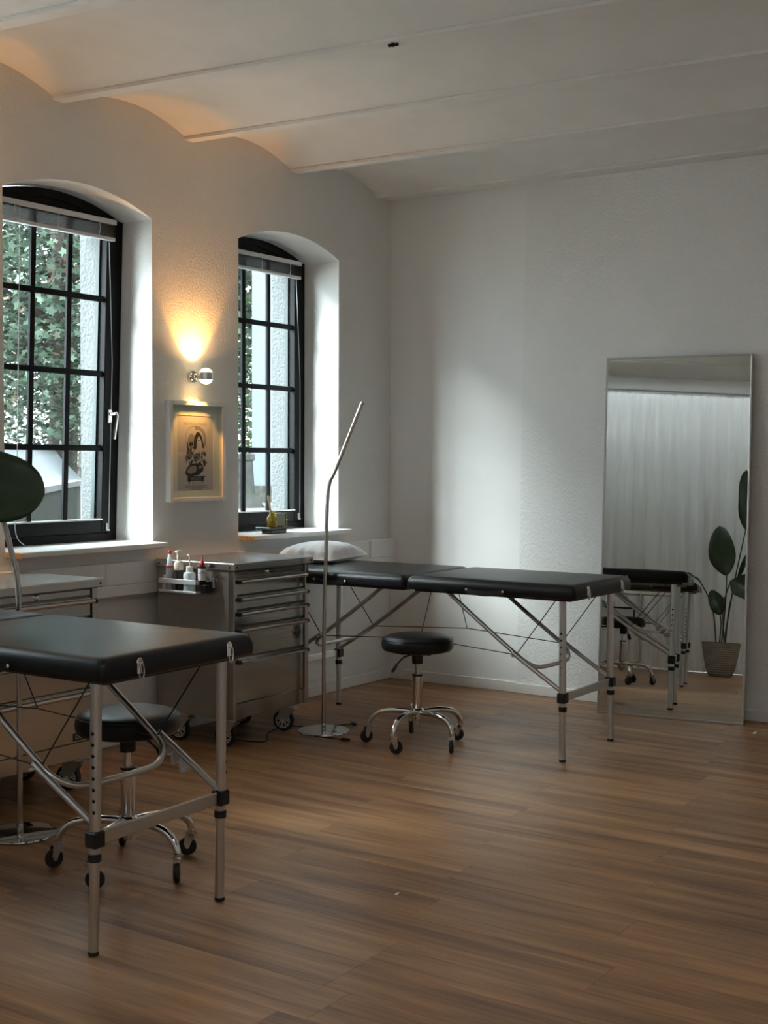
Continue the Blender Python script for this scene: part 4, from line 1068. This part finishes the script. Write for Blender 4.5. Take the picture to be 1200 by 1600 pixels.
# leaves: base, foot, direction, normal, length, width
put_leaf(p1, (.20, .02, 1.50), (.02, .0, .31), (.04, .02, 1), (.6, .8, .1), .62, .28, .10)
put_leaf(p1, (.03, .03, 1.02), (.0, .02, .31), (-.25, .0, 1), (-.2, 1, .3), .54, .27, .55)
put_leaf(p1, (.07, .05, .98), (.03, .02, .31), (.75, .2, -.35), (.2, .9, .5), .34, .30, .25)
put_leaf(p1, (-.02, .04, .62), (-.02, .03, .31), (-.2, .1, .8), (.2, 1, .2), .26, .17, .5)
put_leaf(p1, (-.24, .03, .97), (-.05, .0, .31), (-1, .1, .55), (.3, .3, 1), .22, .10, .3)
put_leaf(p1, (.12, -.02, .95), (.04, -.02, .31), (.35, .0, 1), (-.3, 1, .1), .5, .05, .1)
# plant beside the camera: one broad dark leaf reaches into the frame from the left
p2 = thing('potted_plant', 'dark green strelitzia leaf hanging in from the left picture edge', 'plant', (.42, -4.74, 0), group='strelitzia plants')
ribbed_pot(p2, .110, .195, .345)
q0 = Vector((.42, -4.74, 0))
def at_px(x, y, dist):
    d = (F*FPX+R*(x-600)-U*(y-800)).normalized(); return CAM_POS+d*dist
A0, A1 = at_px(-190, 738, 4.85), at_px(64, 770, 4.62)
dl = A1-A0
put_leaf(p2, tuple(A0-q0), (.02, .0, .31), dl, -F+Vector((0, 0, .25)), dl.length, .262, .06, fold=.18, wav=.012, blunt=2)
A0, A1 = at_px(-170, 640, 5.0), at_px(26, 703, 4.85)
dl = A1-A0
put_leaf(p2, tuple(A0-q0), (.03, .03, .31), dl, Vector((0, .3, 1)), dl.length, .14, .10)
put_leaf(p2, (.02, -.12, 1.15), (.0, -.02, .31), (.1, -.5, 1), (.4, -.6, .4), .5, .2, .3)
put_leaf(p2, (.02, -.02, 1.3), (.0, .0, .31), (.05, -.1, 1), (.3, -.7, .4), .5, .2, .3)

rk = thing('metal_rack', 'thin metal rack standing in front of the curtain, seen in the mirror', 'rack', (.80, -6.45, 0))
for x in (0, .58, .98):
    for y in (0, .30):
        b = MB(); b.cyl((x, y, 0), (x, y, .80 if x > 0 else 1.2), .010, n=10); b.build('upright', ALU, rk)
for z in (.04, .42, .79):
    b = MB()
    for y in (0, .30): b.cyl((0, y, z), (.98, y, z), .009, n=10)
    for x in (0, .98): b.cyl((x, 0, z), (x, .30, z), .009, n=10)
    b.build('shelf_frame', ALU, rk)
b = MB(); b.bbox((.01, .01, .785), (.97, .29, .80), .003); b.build('shelf_board', GREYP, rk)
pf = thing('picture_frame', 'small dark framed panel leaning on the metal rack, seen in the mirror', 'picture', (1.13, -6.20, .431), (-.12, 0, 0))
b = MB()
for a, b_ in (((-.20, 0, 0), (.20, .014, .016)), ((-.20, 0, .204), (.20, .014, .22)), ((-.20, 0, .016), (-.184, .014, .204)), ((.184, 0, .016), (.20, .014, .204))): b.box(a, b_)
b.build('frame', BLACKP, pf, smooth=0)
b = MB(); b.box((-.185, .004, .015), (.185, .008, .205)); b.build('panel', FRAMEW, pf, smooth=0)

# rear door behind the curtain
d = bpy.data.objects.new('door_1', None); COL.objects.link(d); d['kind'] = 'structure'; d.location = (1.2, YF, 0)
b = MB(); b.bbox((-.46, .001, 0), (.46, .03, 2.05), .003); b.build('door_leaf', PAINT, d)
for z0, z1 in ((.15, .9), (1.05, 1.9)):
    for x in (-.36, .06):
        b = MB(); b.bbox((x, .031, z0), (x+.30, .04, z1), .004); b.build('door_panel', PAINT, d)
b = MB(); b.cyl((.40, .03, 1.05), (.40, .075, 1.05), .009, n=10); b.cyl((.40, .07, 1.05), (.29, .07, 1.05), .009, n=10); b.build('door_handle', CHROME, d)

# unseen ceiling panel added as fill light for the room
for k, (x, y) in enumerate(((3.4, -5.2),)):
    z = 3.0-bslope(y)*x
    t = thing('ceiling_fill_light', ('added square fill light panel near the rear curtain, out of view', 'added square fill light panel near the right wall, out of view')[k], 'ceiling light', (x, y, z), group='added fill light panels')
    b = MB(); b.bbox((-.32, -.32, 0), (.32, .32, .05), .004); b.build('housing', WHITEP, t)
    b = MB(); b.box((-.30, -.30, -.004), (.30, .30, -.0005)); b.build('diffuser', FILLDIFF, t, smooth=0)
    b = MB(); b.cyl((-.2, 0, .05), (-.2, 0, .16), .008, n=8); b.cyl((.2, 0, .05), (.2, 0, .16), .008, n=8); b.build('hanger', WHITEP, t)

# scraps of paper on the floor
for (x, y, s_, lb) in ((2.504, -.332, .012, 'tiny white paper scrap on the floor right of the mirror'), (2.345, -3.45, .006, 'tiny white speck of paper on the open floor')):
    b = MB(); b.add([(-s_, -s_, .001), (s_, -s_*.4, .002), (s_*.9, s_*1.2, .012*s_/.012), (-s_*.2, s_*.5, .004)], [(0, 1, 2), (0, 2, 3)])
    b.add([(-s_, -s_, .000), (s_, -s_*.4, .000), (s_*.9, s_*1.2, .010*s_/.012), (-s_*.2, s_*.5, .002)], [(0, 1, 2), (0, 2, 3)])
    o = b.build('paper_scrap', SCRAP, smooth=0); o.location = (x, y, 0); tag(o, lb, 'scrap', 'paper scraps')
